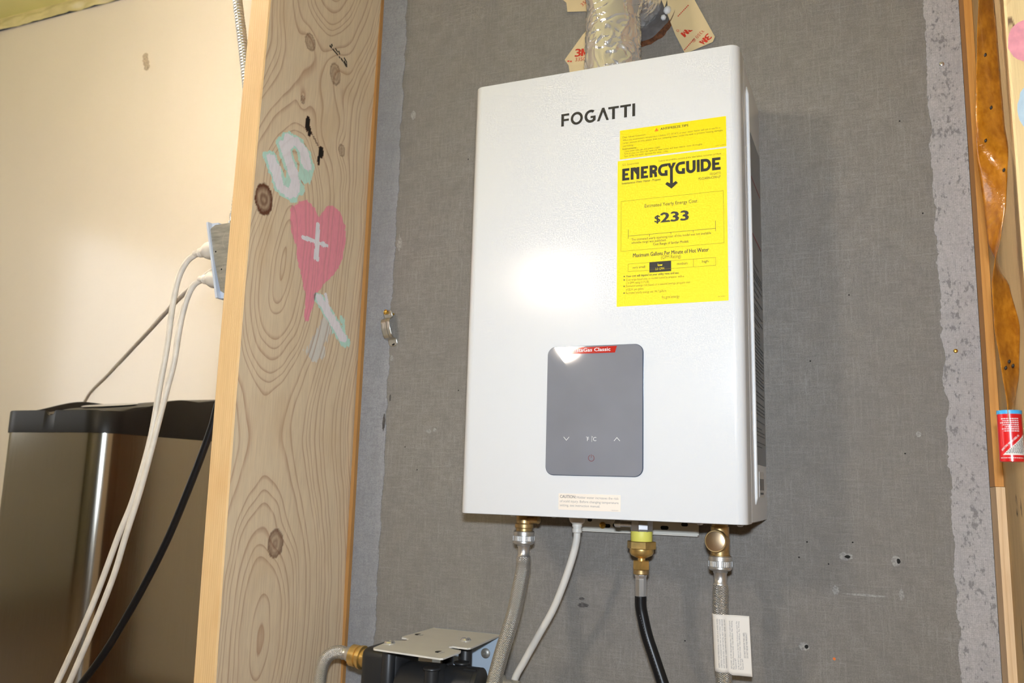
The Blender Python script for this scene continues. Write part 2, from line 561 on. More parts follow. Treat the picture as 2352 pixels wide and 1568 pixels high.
# ------------------------------------------------------------------ the setting
FLOOR, CEIL = -0.50, 1.553
YB = 0.65

def struct(name, vf, mat, label=None, parent=None, **k):
    o = O(name, vf, mat, parent, **k)
    if parent is None: o['kind'] = 'structure'
    if label: o['label'] = label
    return o

CREAM = M('cream_gloss_panel', S(238, 228, 210), 0.35, vary=(2.2, 0.05, (1, 1, 0.4)), bmp=(95, 0.12, (1, 1, 0.05)), coat=1.0)
CREAM.node_tree.nodes['Principled BSDF'].inputs['Coat Roughness'].default_value = 0.16
CREAM.node_tree.links.new(CREAM.node_tree.nodes['Bump'].outputs[0], CREAM.node_tree.nodes['Principled BSDF'].inputs['Coat Normal'])
CEILM = M('yellow_ceiling', S(248, 240, 160), 0.6, vary=(6, 0.08, (1, 1, 1)))
ROOM = M('dim_room_wall', S(176, 170, 156), 0.7, vary=(3, 0.2, (1, 1, 1)))
FLOORM = M('brown_floor', S(96, 76, 56), 0.6, vary=(8, 0.3, (1, 6, 1)))

wall = struct('wall_back', box(-0.289, 0.6145, 0.0, 0.014, FLOOR, CEIL), MEMB, 'grey fleece-faced board wall behind the water heater')
struct('wall_back_right', box(0.66, 1.6, 0.0, 0.014, FLOOR, CEIL), MEMB)
struct('wall_left', box(-3.0, -0.33, YB, YB + 0.02, FLOOR, CEIL), CREAM, 'glossy cream panel wall beyond the stud')
struct('wall_partition', box(-0.325, -0.30, 0.02, YB, FLOOR, CEIL), M('brown_partition', S(104, 70, 40), 0.7, vary=(6, 0.3, (1, 1, 1))))
struct('floor', box(-3.0, 1.6, -3.4, YB, FLOOR - 0.02, FLOOR), FLOORM)
struct('ceiling', box(-3.0, 1.6, -3.4, YB, CEIL + 0.045, CEIL + 0.07), CEILM)
struct('wall_rear', box(-3.0, 1.6, -3.42, -3.4, FLOOR, CEIL + 0.045), M('olive_rear_wall', S(112, 106, 82), 0.7, vary=(3, 0.25, (1, 1, 1))))
struct('wall_right', box(1.6, 1.62, -3.4, 0.014, FLOOR, CEIL + 0.045), ROOM)
# side wall of the left bay with its window
wy0, wy1, wz0, wz1 = -1.30, -0.27, 0.22, 1.20
X = -3.0
struct('wall_side', join(box(X - 0.02, X, -3.4, wy0, FLOOR, CEIL + 0.045), box(X - 0.02, X, wy1, YB, FLOOR, CEIL + 0.045),
                         box(X - 0.02, X, wy0, wy1, FLOOR, wz0), box(X - 0.02, X, wy0, wy1, wz1, CEIL + 0.045)), ROOM)
PANE = M('daylit_pane', (0.8, 0.8, 0.8, 1), 0.3, emit=((0.93, 0.96, 1.0, 1), WINDOW_E))
w1 = struct('window_1', join(box(X - 0.03, X + 0.02, wy0, wy0 + 0.03, wz0, wz1), box(X - 0.03, X + 0.02, wy1 - 0.03, wy1, wz0, wz1),
                             box(X - 0.03, X + 0.02, wy0, wy1, wz0, wz0 + 0.03), box(X - 0.03, X + 0.02, wy0, wy1, wz1 - 0.03, wz1)), WHITE_PAINT)
O('pane', box(X - 0.015, X - 0.01, wy0 + 0.03, wy1 - 0.03, wz0 + 0.03, wz1 - 0.03), PANE, w1)

# crumpled plastic strip along the top of the cream wall
PLASTIC = M('crumpled_plastic', S(216, 204, 148), 0.25, vary=(12, 0.2, (1, 1, 1)), bmp=(20, 0.5, (0.4, 1, 1)))
V, F = [], []
nx, nz = 150, 8
for i in range(nx + 1):
    x = -2.95 + i * (2.55 / nx)
    for j in range(nz + 1):
        t = j / nz
        V.append((x, YB - 0.004 - 0.018 * (0.5 + fbm(x * 14, t * 2, 3)) * sin(pi * min(t + 0.15, 1)), CEIL - 0.002 + t * 0.05 + 0.003 * fbm(x * 9, 7, j)))
for i in range(nx):
    for j in range(nz):
        a = i * (nz + 1) + j
        F.append((a, a + nz + 1, a + nz + 2, a + 1))
tr = struct('trim_1', (V, F), PLASTIC, 'crumpled yellowish plastic strip along the top of the cream wall', smooth=True)
# dark smudge on the cream wall
sm = Ink()
for k, (dx, dz) in enumerate(((0, 0.022), (0.003, 0.008), (0.008, -0.004), (0.012, -0.018))):
    sm.poly([(-1.575 + dx + (0.011 + 0.003 * random.random()) * cos(a * pi / 6), 1.311 + dz + (0.009 + 0.003 * random.random()) * sin(a * pi / 6)) for a in range(12)])
SMU = M('grey_smudge', S(192, 174, 148), 0.6, vary=(160, 0.4, (1, 1, 1)))
sm.put('smudge', lambda u, v: (u, YB - 0.0006, v), SMU, bpy.data.objects['wall_left'])

# lap bands at both ends of the board, with a ragged inner edge
def band(x0, x1, edge_right, mat, amp, seed):
    V, F = [], []
    z0, z1, n = FLOOR, CEIL, 700
    for i in range(n + 1):
        z = z0 + (z1 - z0) * i / n
        j = amp * (fbm(z * 30, seed, 1, 4) + 0.5 * noise.noise(Vector((z * 260, seed, 2))))
        xs = (x0, x1 + j) if edge_right else (x0 + j, x1)
        V += [(xs[0], -0.0008, z), (xs[1], -0.0008, z), (xs[0], 0.001, z), (xs[1], 0.001, z)]
    for i in range(n):
        a = i * 4
        F += [(a, a + 1, a + 5, a + 4), (a + 1, a + 3, a + 7, a + 5), (a + 2, a, a + 4, a + 6)]
    return V, F
O('lap_band', band(-0.289, -0.2355, True, BAND_L, 0.0035, 1.3), BAND_L, wall)
O('lap_band', band(0.5725, 0.6145, False, BAND, 0.004, 5.1), BAND, wall)

# screws, punctures and scuffs on the board
def screw_head(x, y, z, r, mat, parent, name='screw', axis=(0, -1, 0)):
    Mx = frame((x, y, z), axis)
    o = O(name, lathe([(r, 0), (r, r * 0.2), (r * 0.7, r * 0.5), (r * 0.28, r * 0.55), (r * 0.22, r * 0.3)], 18, Mx), mat, parent, smooth=40)
    return o
for x, z, mt, r in ((0.5867, 0.2179, GOLD_SCREW, 0.0026), (0.5903, 0.6029, STEEL, 0.0032)):
    screw_head(x, -0.0008, z, r, mt, wall)
def ragged(cx, cz, rx, rz, n, j, seed):
    return [(cx + rx * (1 + j * noise.noise(Vector((k * 1.7, seed, 0)))) * cos(2 * pi * k / n), cz + rz * (1 + j * noise.noise(Vector((k * 2.3, seed, 5)))) * sin(2 * pi * k / n)) for k in range(n)]
def flat_patch(name, polys, mat, y, parent):
    k = Ink()
    for p in polys: k.poly(p)
    return k.put(name, lambda u, v: (u, y, v), mat, parent)
SCUFF = M('pale_scuff', S(160, 157, 153), 0.7, vary=(400, 0.4, (1, 1, 1)))
SMEAR = M('dark_smear', S(88, 84, 82), 0.7, vary=(300, 0.5, (1, 1, 1)))
for i, (x, z, rx, rz) in enumerate(((0.4505, -0.0408, 0.0055, 0.0030), (0.5092, -0.0427, 0.0036, 0.0042), (0.398, -0.1545, 0.004, 0.0035))):
    flat_patch('torn_fleece', [ragged(x - 0.002, z, rx * 1.5, rz * 1.5, 16, 0.5, i + 2)], SCUFF, -0.0007, wall)
    flat_patch('puncture', [ragged(x + 0.001, z, rx * 0.6, rz * 0.7, 12, 0.4, i + 9)], DARK, -0.0012, wall)
for i, (x, z, rx, rz) in enumerate(((-0.2123, 0.6518, 0.0045, 0.008), (-0.2268, 0.4271, 0.0045, 0.012), (-0.156, 0.1165, 0.004, 0.003), (-0.146, 0.1185, 0.003, 0.003), (0.5399, 0.1138, 0.003, 0.0035),
                                    (0.436, -0.083, 0.004, 0.005), (0.470, -0.0865, 0.024, 0.0013), (0.512, -0.083, 0.003, 0.006), (-0.23, 0.235, 0.003, 0.004), (0.02, -0.055, 0.001, 0.004))):
    flat_patch('scuff', [ragged(x, z, rx, rz, 18, 0.6, i + 30)], SCUFF, -0.0007, wall)
for i, (x, z, rx, rz) in enumerate(((0.1015, -0.127, 0.008, 0.003), (-0.2385, 0.13, 0.0025, 0.014), (-0.229, 0.17, 0.0015, 0.006), (0.10, -0.118, 0.004, 0.002), (0.228, 0.650, 0.012, 0.008))):
    flat_patch('smear', [ragged(x, z, rx, rz, 18, 0.6, i + 60)], SMEAR, -0.0013, wall)
flat_patch('orange_fleck', [ragged(0.3976 + 0.034, -0.166, 0.0018, 0.0018, 10, 0.3, 3)], ORANGE_PRINT, -0.0008, wall)
random.seed(21)
for i in range(26):
    x, z = random.uniform(-0.2, 0.56), random.uniform(-0.22, 0.62)
    if -0.02 < x < 0.38 and z > 0: continue
    flat_patch('pinhole', [ragged(x, z, 0.0011, 0.0010, 8, 0.4, i)], DARK, -0.0006, wall)

# ------------------------------------------------------------------ timber
def board(name, faces, ringf, knotf, base, mats, label=None, cat=None, parent=None, bow=None):
    """faces: list of (fn(u,v)->point, u-range, v-range, nu, nv, material index)"""
    V, F, FM, R, K = [], [], [], [], []
    for fn, (u0, u1), (v0, v1), nu, nv, mi in faces:
        n0 = len(V)
        for i in range(nu + 1):
            for j in range(nv + 1):
                p = Vector(fn(u0 + (u1 - u0) * i / nu, v0 + (v1 - v0) * j / nv))
                R.append(ringf(p)); K.append(knotf(p))
                if bow: p = p + Vector((bow(p.z), 0, 0))
                V.append(p)
        for i in range(nu):
            for j in range(nv):
                a = n0 + i * (nv + 1) + j
                F.append((a, a + nv + 1, a + nv + 2, a + 1)); FM.append(mi)
    o = O(name, (V, F), None, parent, base=base, mats=mats, fm=FM, attrs={'ring': R, 'knot': K})
    if cat: tag(o, label, cat)
    return o

ZA, ZB = -0.36, 0.90
SX, SXL, SY = -0.289, -0.325, -0.290
def bow(z): return -0.0035 + 0.0042 * min(((z - 0.25) / 0.45) ** 2, 3.0)
KN = [  # y, z, ry, rz, ring push
    (-0.1923, 0.7007, 0.013, 0.013, 0.016), (-0.1227, 0.6816, 0.014, 0.018, 0.016), (-0.1981, 0.6045, 0.005, 0.007, 0.010),
    (-0.0893, 0.5651, 0.009, 0.010, 0.012), (-0.2656, 0.4245, 0.019, 0.022, 0.012), (-0.1867, -0.0531, 0.0165, 0.0195, 0.012)]
def ring_l(p):
    y, z = p.y, p.z
    w = 0.006 * noise.noise(Vector((z * 6, y * 9, 1.0))) + 0.0022 * noise.noise(Vector((z * 22, y * 40, 4.0)))
    yc = -0.215 + 0.022 * noise.noise(Vector((z * 3.0, 0.3, 9.1)))
    d = 0.050 + 0.040 * sin(z * 11.5 + 0.6) + 0.022 * noise.noise(Vector((z * 5.2, 3.3, 0.0)))
    if z > 0.5: yc += 0.25 * (z - 0.5); d += 0.05 * (z - 0.5)
    dx = (p.x - SX)
    if y < SY + 0.0025 and dx < -0.0005:
        return (dx + 0.0022 * noise.noise(Vector((z * 2.5, dx * 60, 5.0)))) / 0.0034
    r = sqrt((y - yc) ** 2 + (d * d) + (dx * 1.3) ** 2 * 1.5)
    for ky, kz, ry, rz, a in KN:
        q = ((y - ky) / (ry * 2.1)) ** 2 + ((z - kz) / (rz * 2.6)) ** 2
        if q < 8: r += a * exp(-q)
    y2 = (y + 0.14) / 0.030; z2 = (z - 0.56) / 0.045
    r += 0.016 * exp(-(y2 * y2 + z2 * z2))
    q = (r + w) / 0.0100
    return q + 0.45 * sin(q * 0.9) + 0.25 * sin(q * 2.3 + 1.0)
def ring_l_fix(p):
    y, z = p.y, p.z
    return ring_l(p)
def knot_l(p):
    if abs(p.x - SX) > 0.002: return 0.0
    best = 0.0
    for i, (ky, kz, ry, rz, a) in enumerate(KN):
        q = sqrt(((p.y - ky) / ry) ** 2 + ((p.z - kz) / rz) ** 2) + 0.10 * noise.noise(Vector((p.y * 160, p.z * 160, i)))
        if q < 1.06:
            core = 0.66 + 0.18 * sin(q * 13 + i)
            edge = 1.0 if q > 0.82 else 0.0
            val = max(core, edge) * (1.0 if i == 4 else (0.75 if i == 5 else 0.6))
            best = max(best, val if q < 1 else val * (1.06 - q) / 0.06)
    # pitch pocket and split
    for ky, kz, ry, rz in ((-0.182, 0.572, 0.0055, 0.012), (-0.176, 0.562, 0.004, 0.008), (-0.1435, 0.541, 0.006, 0.010), (-0.1475, 0.527, 0.003, 0.009)):
        q = ((p.y - ky) / ry) ** 2 + ((p.z - kz) / rz) ** 2
        if q < 1: best = max(best, 2.0)
    t = (p.y + 0.182) / 0.036
    if 0 < t < 1:
        zz = 0.570 - 0.026 * t
        if abs(p.z - zz) < 0.0016: best = max(best, 0.9)
    return best
cz = lambda n, a, b: [a + (b - a) * i / n for i in range(n + 1)]
stud_faces = [
    (lambda u, v: (SX, u, v), (SY + 0.0018, 0.0), (ZA, ZB), 144, 560, 0),
    (lambda u, v: (u, SY, v), (SXL + 0.002, SX - 0.0018), (ZA, ZB), 22, 250, 1),
    (lambda u, v: (SX - 0.0018 + 0.0018 * u, SY + 0.0018 * u, v), (0, 1), (ZA, ZB), 2, 250, 1),
    (lambda u, v: (SXL + 0.002 * (1 - u), SY + 0.002 * u, v), (0, 1), (ZA, ZB), 1, 60, 1),
    (lambda u, v: (SXL, u, v), (SY + 0.002, 0.0), (ZA, ZB), 30, 60, 0),
    (lambda u, v: (u, 0.0, v), (SXL, SX), (ZA, ZB), 2, 20, 0)]
for z0, z1, nz_ in ((FLOOR, ZA, 6), (ZB, CEIL + 0.045, 20)):
    stud_faces += [(lambda u, v: (SX, u, v), (SY + 0.0018, 0.0), (z0, z1), 40, nz_, 0),
                   (lambda u, v: (u, SY, v), (SXL + 0.002, SX - 0.0018), (z0, z1), 10, nz_, 1),
                   (lambda u, v: (SX - 0.0018 + 0.0018 * u, SY + 0.0018 * u, v), (0, 1), (z0, z1), 1, nz_, 0),
                   (lambda u, v: (SXL + 0.002 * (1 - u), SY + 0.002 * u, v), (0, 1), (z0, z1), 1, nz_, 1),
                   (lambda u, v: (SXL, u, v), (SY + 0.002, 0.0), (z0, z1), 4, nz_, 0)]
stud = board('wall_stud', stud_faces, ring_l, knot_l, ((SX + SXL) / 2, -0.145, FLOOR), [WOOD_FACE, WOOD_EDGE],
             'wide fir stud with a chalk-pink heart and pale letters painted on its face', 'stud', bow=bow)

# paint on the stud: cells of a fine grid that fall inside the painted shape
def seg_d(y, z, a, b):
    (ax, az), (bx, bz) = a, b
    y, ax, bx = y * 0.56, ax * 0.56, bx * 0.56
    dx, dz = bx - ax, bz - az
    t = max(0, min(1, ((y - ax) * dx + (z - az) * dz) / (dx * dx + dz * dz)))
    return math.hypot(y - ax - t * dx, z - az - t * dz)
def path_d(y, z, pts): return min(seg_d(y, z, pts[i], pts[i + 1]) for i in range(len(pts) - 1))
def inside(y, z, poly):
    c = False
    for i in range(len(poly)):
        (x1, y1), (x2, y2) = poly[i - 1], poly[i]
        if (y1 > z) != (y2 > z) and y < (x2 - x1) * (z - y1) / (y2 - y1) + x1: c = not c
    return c
def paint(name, test, y0, y1, z0, z1, mat, parent, off=0.0005, cell=0.0016, label=None):
    ny, nz = int((y1 - y0) / cell), int((z1 - z0) / cell)
    idx, V, F, R = {}, [], [], []
    def vert(i, j):
        if (i, j) not in idx:
            idx[(i, j)] = len(V)
            p = Vector((SX, y0 + i * cell, z0 + j * cell))
            R.append(ring_l(p))
            V.append((SX + off + bow(p.z), p.y, p.z))
        return idx[(i, j)]
    for i in range(ny):
        for j in range(nz):
            if test(y0 + (i + 0.5) * cell, z0 + (j + 0.5) * cell):
                F.append((vert(i, j), vert(i + 1, j), vert(i + 1, j + 1), vert(i, j + 1)))
    o = O(name, (V, F), mat, parent, attrs={'ring': R})
    if label: o['label'] = label
    return o
def chalk_mat(name, col, show):
    mt = bpy.data.materials.new(name)
    nt, nn, ll, bs = nodes_of(mt)
    at = nn.new('ShaderNodeAttribute'); at.attribute_name = 'ring'
    fr = math_n(nt, 'FRACT', at.outputs['Fac'])
    line = ramp(nt, fr, [(0.0, 0.1), (0.3, 0.0), (0.62, 0.1), (0.90, 1.0), (0.99, 0.3)])
    f = noise_n(nt, coords(nt, (1, 1, 0.25)), 260, 4)
    c = mix(nt, col, S(176, 132, 96), math_n(nt, 'MULTIPLY', line, show))
    c = mix(nt, c, tuple(x * 0.78 for x in col[:3]) + (1,), math_n(nt, 'MULTIPLY', ramp(nt, f, [(0.45, 0.0), (0.7, 1.0)]), 0.4))
    ll.new(c, bs.inputs['Base Color'])
    bs.inputs['Roughness'].default_value = 0.8
    return mt
PINK = chalk_mat('pink_chalk_paint', S(252, 158, 172), 0.30)
MINT = chalk_mat('mint_chalk_paint', S(206, 240, 222), 0.12)
CHALK = chalk_mat('white_chalk_paint', S(250, 242, 244), 0.08)
FAINT = chalk_mat('faint_white_chalk', S(232, 224, 212), 0.7)
HEART = [(-0.2073, 0.4149), (-0.205, 0.4303), (-0.1879, 0.4466), (-0.1693, 0.454), (-0.1535, 0.4509), (-0.1386, 0.4381), (-0.1304, 0.447), (-0.1146, 0.4626), (-0.0996, 0.4674), (-0.0807, 0.461), (-0.0639, 0.4441), (-0.0621, 0.4153), (-0.0668, 0.3886), (-0.0824, 0.3631), (-0.1041, 0.3438), (-0.1229, 0.3256), (-0.1295, 0.3139), (-0.1364, 0.2954), (-0.1449, 0.2736), (-0.1522, 0.2702), (-0.1559, 0.2848), (-0.1535, 0.302), (-0.1638, 0.3265), (-0.1771, 0.35), (-0.1865, 0.3776), (-0.2012, 0.3968)]
wb = lambda y, z, s, a: a * fbm(y * 120, z * 40, s, 3)
paint('painted_heart', lambda y, z: inside(y + wb(y, z, 1, 0.0035), z + wb(y, z, 2, 0.003), HEART), -0.215, -0.055, 0.262, 0.475, PINK, stud, label='pink painted heart')
paint('painted_cross', lambda y, z: (path_d(y, z, [(-0.1390, 0.4246), (-0.1355, 0.3713)]) < 0.0034 + wb(y, z, 3, 0.002)) or (path_d(y, z, [(-0.1713, 0.3953), (-0.1137, 0.3990)]) < 0.0034 + wb(y, z, 4, 0.002)),
      -0.18, -0.105, 0.36, 0.435, CHALK, stud, 0.0008, label='white plus sign on the heart')
SP = [(-0.2565, 0.4873), (-0.2446, 0.4687), (-0.2299, 0.4527), (-0.2113, 0.4504), (-0.1988, 0.4681), (-0.2070, 0.4855), (-0.2235, 0.5031), (-0.2312, 0.5170), (-0.2205, 0.5313), (-0.2019, 0.5333), (-0.1859, 0.5243), (-0.1774, 0.5066), (-0.1797, 0.4885)]
paint('painted_letter', lambda y, z: path_d(y, z, SP) < 0.0104 + wb(y, z, 5, 0.003) and not path_d(y, z, [(-0.1965, 0.505), (-0.1955, 0.492)]) < 0.0013,
      -0.285, -0.15, 0.42, 0.56, MINT, stud, label='mint border of the letter S')
paint('painted_letter', lambda y, z: path_d(y, z, SP[:-1]) < 0.0068 + wb(y, z, 6, 0.003), -0.285, -0.15, 0.42, 0.56, CHALK, stud, 0.0008, label='white letter S')
L1 = [(-0.1200, 0.3120), (-0.0863, 0.2882), (-0.0460, 0.2565)]
L2 = [(-0.0880, 0.2830), (-0.1080, 0.2560), (-0.1290, 0.2260)]
paint('painted_letter', lambda y, z: path_d(y, z, L1) < 0.0088 + wb(y, z, 7, 0.003) or path_d(y, z, [(-0.058, 0.295), (-0.047, 0.262)]) < 0.0022 + wb(y, z, 8, 0.003),
      -0.15, -0.015, 0.235, 0.335, MINT, stud, label='mint border of the second letter')
paint('painted_letter', lambda y, z: path_d(y, z, L1[:2] + [(-0.054, 0.2625)]) < 0.0064 + wb(y, z, 9, 0.003) or seg_d(y, z, (-0.106, 0.322), (-0.100, 0.308)) < 0.0022,
      -0.15, -0.015, 0.235, 0.335, CHALK, stud, 0.0008, label='white stroke of the second letter')
paint('painted_letter', lambda y, z: path_d(y, z, L2) < 0.0095 + wb(y * 1.5, z * 0.5, 10, 0.006) or seg_d(y, z, (-0.125, 0.224), (-0.112, 0.230)) < 0.010 + wb(y, z, 11, 0.004),
      -0.165, -0.055, 0.195, 0.30, FAINT, stud, 0.0003, label='faint leg of the second letter')
# smudged grade stamp
STAMP = M('grey_stamp_ink', S(70, 58, 44), 0.7)
st = Ink()
for a, b, w in (((-0.1445, 0.7195), (-0.1385, 0.7185), 0.0035), ((-0.1400, 0.7245), (-0.1375, 0.7215), 0.004), ((-0.1365, 0.7180), (-0.1210, 0.7150), 0.0026),
                ((-0.1295, 0.7225), (-0.1215, 0.7195), 0.0026), ((-0.1200, 0.7230), (-0.1160, 0.7185), 0.0030), ((-0.1180, 0.7140), (-0.1140, 0.7130), 0.0026),
                ((-0.1120, 0.7140), (-0.1060, 0.7115), 0.0034), ((-0.1040, 0.7190), (-0.0960, 0.7150), 0.0030), ((-0.1040, 0.7130), (-0.0950, 0.7080), 0.0050), ((-0.0960, 0.7160), (-0.0940, 0.7070), 0.0022)):
    st.line([a, b], w)
st.put('grade_stamp', lambda u, v: (SX + 0.0006 + bow(v), u, v), STAMP, stud)
# amber batten in the corner between stud and board
def ring_b(p): return (p.y * 1.2 + p.x * 0.6 + 0.004 * noise.noise(Vector((p.x * 20, p.y * 20, p.z * 3)))) / 0.006
def knot_0(p): return 0.0
def board_box(name, x0, x1, y0, y1, z0, z1, nz, mats, ringf=ring_b, knotf=knot_0, **k):
    fs = [(lambda u, v: (x0, u, v), (y0, y1), (z0, z1), 12, nz, 0), (lambda u, v: (x1, u, v), (y0, y1), (z0, z1), 12, nz, 0),
          (lambda u, v: (u, y0, v), (x0, x1), (z0, z1), 8, nz, min(1, len(mats) - 1)), (lambda u, v: (u, y1, v), (x0, x1), (z0, z1), 2, nz, 0),
          (lambda u, v: (u, v, z0), (x0, x1), (y0, y1), 3, 3, 0), (lambda u, v: (u, v, z1), (x0, x1), (y0, y1), 3, 3, 0)]
    return board(name, fs, ringf, knotf, ((x0 + x1) / 2, (y0 + y1) / 2, z0), mats, **k)
board_box('batten', -0.2895, -0.2835, -0.009, 0.0, FLOOR, CEIL, 200, [wood_mat('brown_batten', S(196, 146, 88), S(166, 112, 58), S(120, 60, 20), contrast=0.6)],
          label='thin brown batten in the corner between the painted stud and the grey board', cat='batten')

RX, RY = 0.6245, -0.285
def ring_r(p):
    r = sqrt((p.y + 0.40) ** 2 + (p.x - 0.60) ** 2 * 2)
    r += 0.006 * noise.noise(Vector((p.z * 4, p.y * 8, 2))) + 0.0015 * noise.noise(Vector((p.z * 26, p.y * 50, 4)))
    q = ((p.z - 0.4967) / 0.03) ** 2 + ((p.x - 0.628) / 0.012) ** 2
    return (r + 0.012 * exp(-q)) / 0.0085
def knot_r(p):
    b = 0.0
    if p.y < RY + 0.002:
        q = sqrt(((p.x - 0.6283) / 0.0042) ** 2 + ((p.z - 0.4900) / 0.017) ** 2)
        if q < 1: b = 0.85 if q > 0.6 else 0.25
    for ky, kz, ry, rz in ((-0.135, 0.029, 0.006, 0.011), (-0.165, 0.028, 0.003, 0.010), (-0.11, -0.11, 0.003, 0.02)):
        q = ((p.y - ky) / ry) ** 2 + ((p.z - kz) / rz) ** 2
        if p.x < RX + 0.002 and q < 1: b = max(b, 0.9 if q > 0.5 or ry < 0.004 else 0.1)
    return b
rf = [(lambda u, v: (RX, u, v), (RY + 0.002, 0.0), (ZA, ZB), 110, 360, 0),
      (lambda u, v: (u, RY, v), (RX + 0.002, 0.6605), (ZA, ZB), 40, 360, 1),
      (lambda u, v: (RX + 0.002 * u, RY + 0.002 * (1 - u), v), (0, 1), (ZA, ZB), 1, 100, 1),
      (lambda u, v: (0.6605, u, v), (RY, 0.0), (FLOOR, CEIL), 4, 20, 0),
      (lambda u, v: (RX, u, v), (RY, 0.0), (FLOOR, ZA), 20, 6, 0), (lambda u, v: (u, RY, v), (RX, 0.6605), (FLOOR, ZA), 6, 6, 1),
      (lambda u, v: (RX, u, v), (RY, 0.0), (ZB, CEIL), 20, 20, 0), (lambda u, v: (u, RY, v), (RX, 0.6605), (ZB, CEIL), 6, 20, 1)]
stud_r = board('wall_stud', rf, ring_r, knot_r, (0.642, -0.14, FLOOR), [WOOD_R, WOOD_RF],
               'wide fir stud behind the amber fly ribbon, with pink and pale blue paint dabs', 'stud')
PINK2 = M('pink_paint_dab', S(246, 164, 176), 0.7, vary=(90, 0.15, (1, 1, 1)))
BLUE2 = M('pale_blue_paint_dab', S(196, 218, 232), 0.7, vary=(90, 0.12, (1, 1, 1)))
flat_patch('paint_dab', [ragged(0.6435, 0.4790, 0.0185, 0.0230, 28, 0.10, 4)], PINK2, RY - 0.0006, stud_r)
flat_patch('paint_dab', [ragged(0.6440, 0.4090, 0.0150, 0.0260, 28, 0.10, 8)], BLUE2, RY - 0.0006, stud_r)
board_box('batten', 0.6150, RX - 0.0003, -0.050, 0.0, 0.0505, CEIL, 200, [WOOD_OR],
          label='upper amber batten between the grey board and the stud with the fly ribbon', cat='batten')
board_box('batten', 0.6150, RX - 0.0003, -0.056, 0.0, FLOOR, 0.0500, 120, [WOOD_PALE],
          label='lower pale batten between the grey board and the stud, below the red fly-paper tube', cat='batten')

# ------------------------------------------------------------------ water heater
W, H, D = 0.3555, 0.5745, 0.200
htr = empty('water_heater', (W / 2, -D / 2, 0.0), 'white wall-hung tankless water heater with yellow energy label and grey control panel', 'water heater')
def shell(x0, x1, yf, yb, r, z0, z1, e, n=8):
    """open-backed casing with rounded front vertical edges and eased top and bottom"""
    def loop(inset):
        a = [(x0 + inset, yb)]
        for k in range(n + 1):
            t = math.radians(180 + 90 * k / n)
            a.append((x0 + r + (r - inset) * cos(t), yf + r + (r - inset) * sin(t)))
        for k in range(n + 1):
            t = math.radians(270 + 90 * k / n)
            a.append((x1 - r + (r - inset) * cos(t), yf + r + (r - inset) * sin(t)))
        a.append((x1 - inset, yb))
        return a
    rows = [(z0, e), (z0 + e * 0.3, e * 0.3), (z0 + e, 0)] + [(z1 - e, 0), (z1 - e * 0.3, e * 0.3), (z1, e)]
    V, F = [], []
    for z, ins in rows:
        V += [(x, y, z) for x, y in loop(ins)]
    c = 2 * (n + 1) + 2
    for i in range(len(rows) - 1):
        for k in range(c - 1):
            F.append((i * c + k, i * c + k + 1, (i + 1) * c + k + 1, (i + 1) * c + k))
        F.append((i * c + c - 1, i * c, (i + 1) * c, (i + 1) * c + c - 1))
    F.append(tuple(range(c))[::-1])
    F.append(tuple((len(rows) - 1) * c + k for k in range(c)))
    return V, F
O('casing', shell(0.001, W - 0.0012, -D + 0.03, 0.0, 0.004, 0.0012, H - 0.001, 0.0012, 3), WHITE_CASE, htr, smooth=35)
fc = O('front_cover', shell(0.0, W, -D, -D + 0.040, 0.0125, 0.0, H, 0.0016, 10), WHITE_CASE, htr, smooth=35)
ED = M('polished_seam', (0.86, 0.86, 0.86, 1), 0.15, coat=0.5)
O('seam_bead', tube([(W - 0.0004, -D + 0.0405, z) for z in (0.002, 0.2, 0.4, H - 0.003)], 0.0007, 8)[0], ED, htr, smooth=True)
O('side_rib', tube([(W - 0.002, -0.128, 0.5500), (W - 0.0003, -0.128, 0.5400), (W + 0.0002, -0.126, 0.4), (W + 0.0002, -0.120, 0.15), (W - 0.0003, -0.116, 0.030), (W - 0.002, -0.116, 0.022)], 0.0022, 10)[0], ED, htr, smooth=True)

FR = lambda off: (lambda u, v: (u, -D - off, v))
# maker's name
def lx(c): return 0.1279 + (c - 222) / (2106 - 222) * 0.0990
z0, z1, sw = 0.4992, 0.5163, 0.0037
lg = Ink()
lg.rect(lx(225), lx(225) + sw, z0, z1); lg.rect(lx(225), lx(430), z1 - 0.0030, z1); lg.rect(lx(225), lx(425), z0 + 0.0069, z0 + 0.0099)
lg.line(arc((lx(470) + lx(790)) / 2, (z0 + z1) / 2, (lx(790) - lx(470)) / 2 - sw / 2, (z1 - z0) / 2 - sw / 2 + 0.0004, 0, 352, 40), sw * 0.92, closed=True)
gx = (lx(830) + lx(1150)) / 2; grx = (lx(1150) - lx(830)) / 2 - sw / 2; grz = (z1 - z0) / 2 - sw / 2 + 0.0004
lg.line(arc(gx, (z0 + z1) / 2, grx, grz, 52, 318, 36), sw * 0.95)
lg.rect(lx(1115) - sw, lx(1115), z0 + 0.0022, z0 + 0.0088); lg.rect(lx(985), lx(1115), z0 + 0.0058, z0 + 0.0088)
lg.poly([(lx(1150), z0), (lx(1215), z0), (lx(1305), z0 + 0.0118), (lx(1390), z0), (lx(1450), z0), (lx(1335), z1 + 0.0004), (lx(1275), z1 + 0.0004)])
for a, b in ((1435, 1700), (1735, 2000)):
    c_ = (lx(a) + lx(b)) / 2
    lg.rect(lx(a), lx(b), z1 - 0.0030, z1); lg.rect(c_ - sw / 2, c_ + sw / 2, z0, z1 - 0.003)
lg.rect(lx(2035), lx(2105), z0, z1)
lg.put('maker_name', FR(0.0003), BLACK_PRINT, htr)

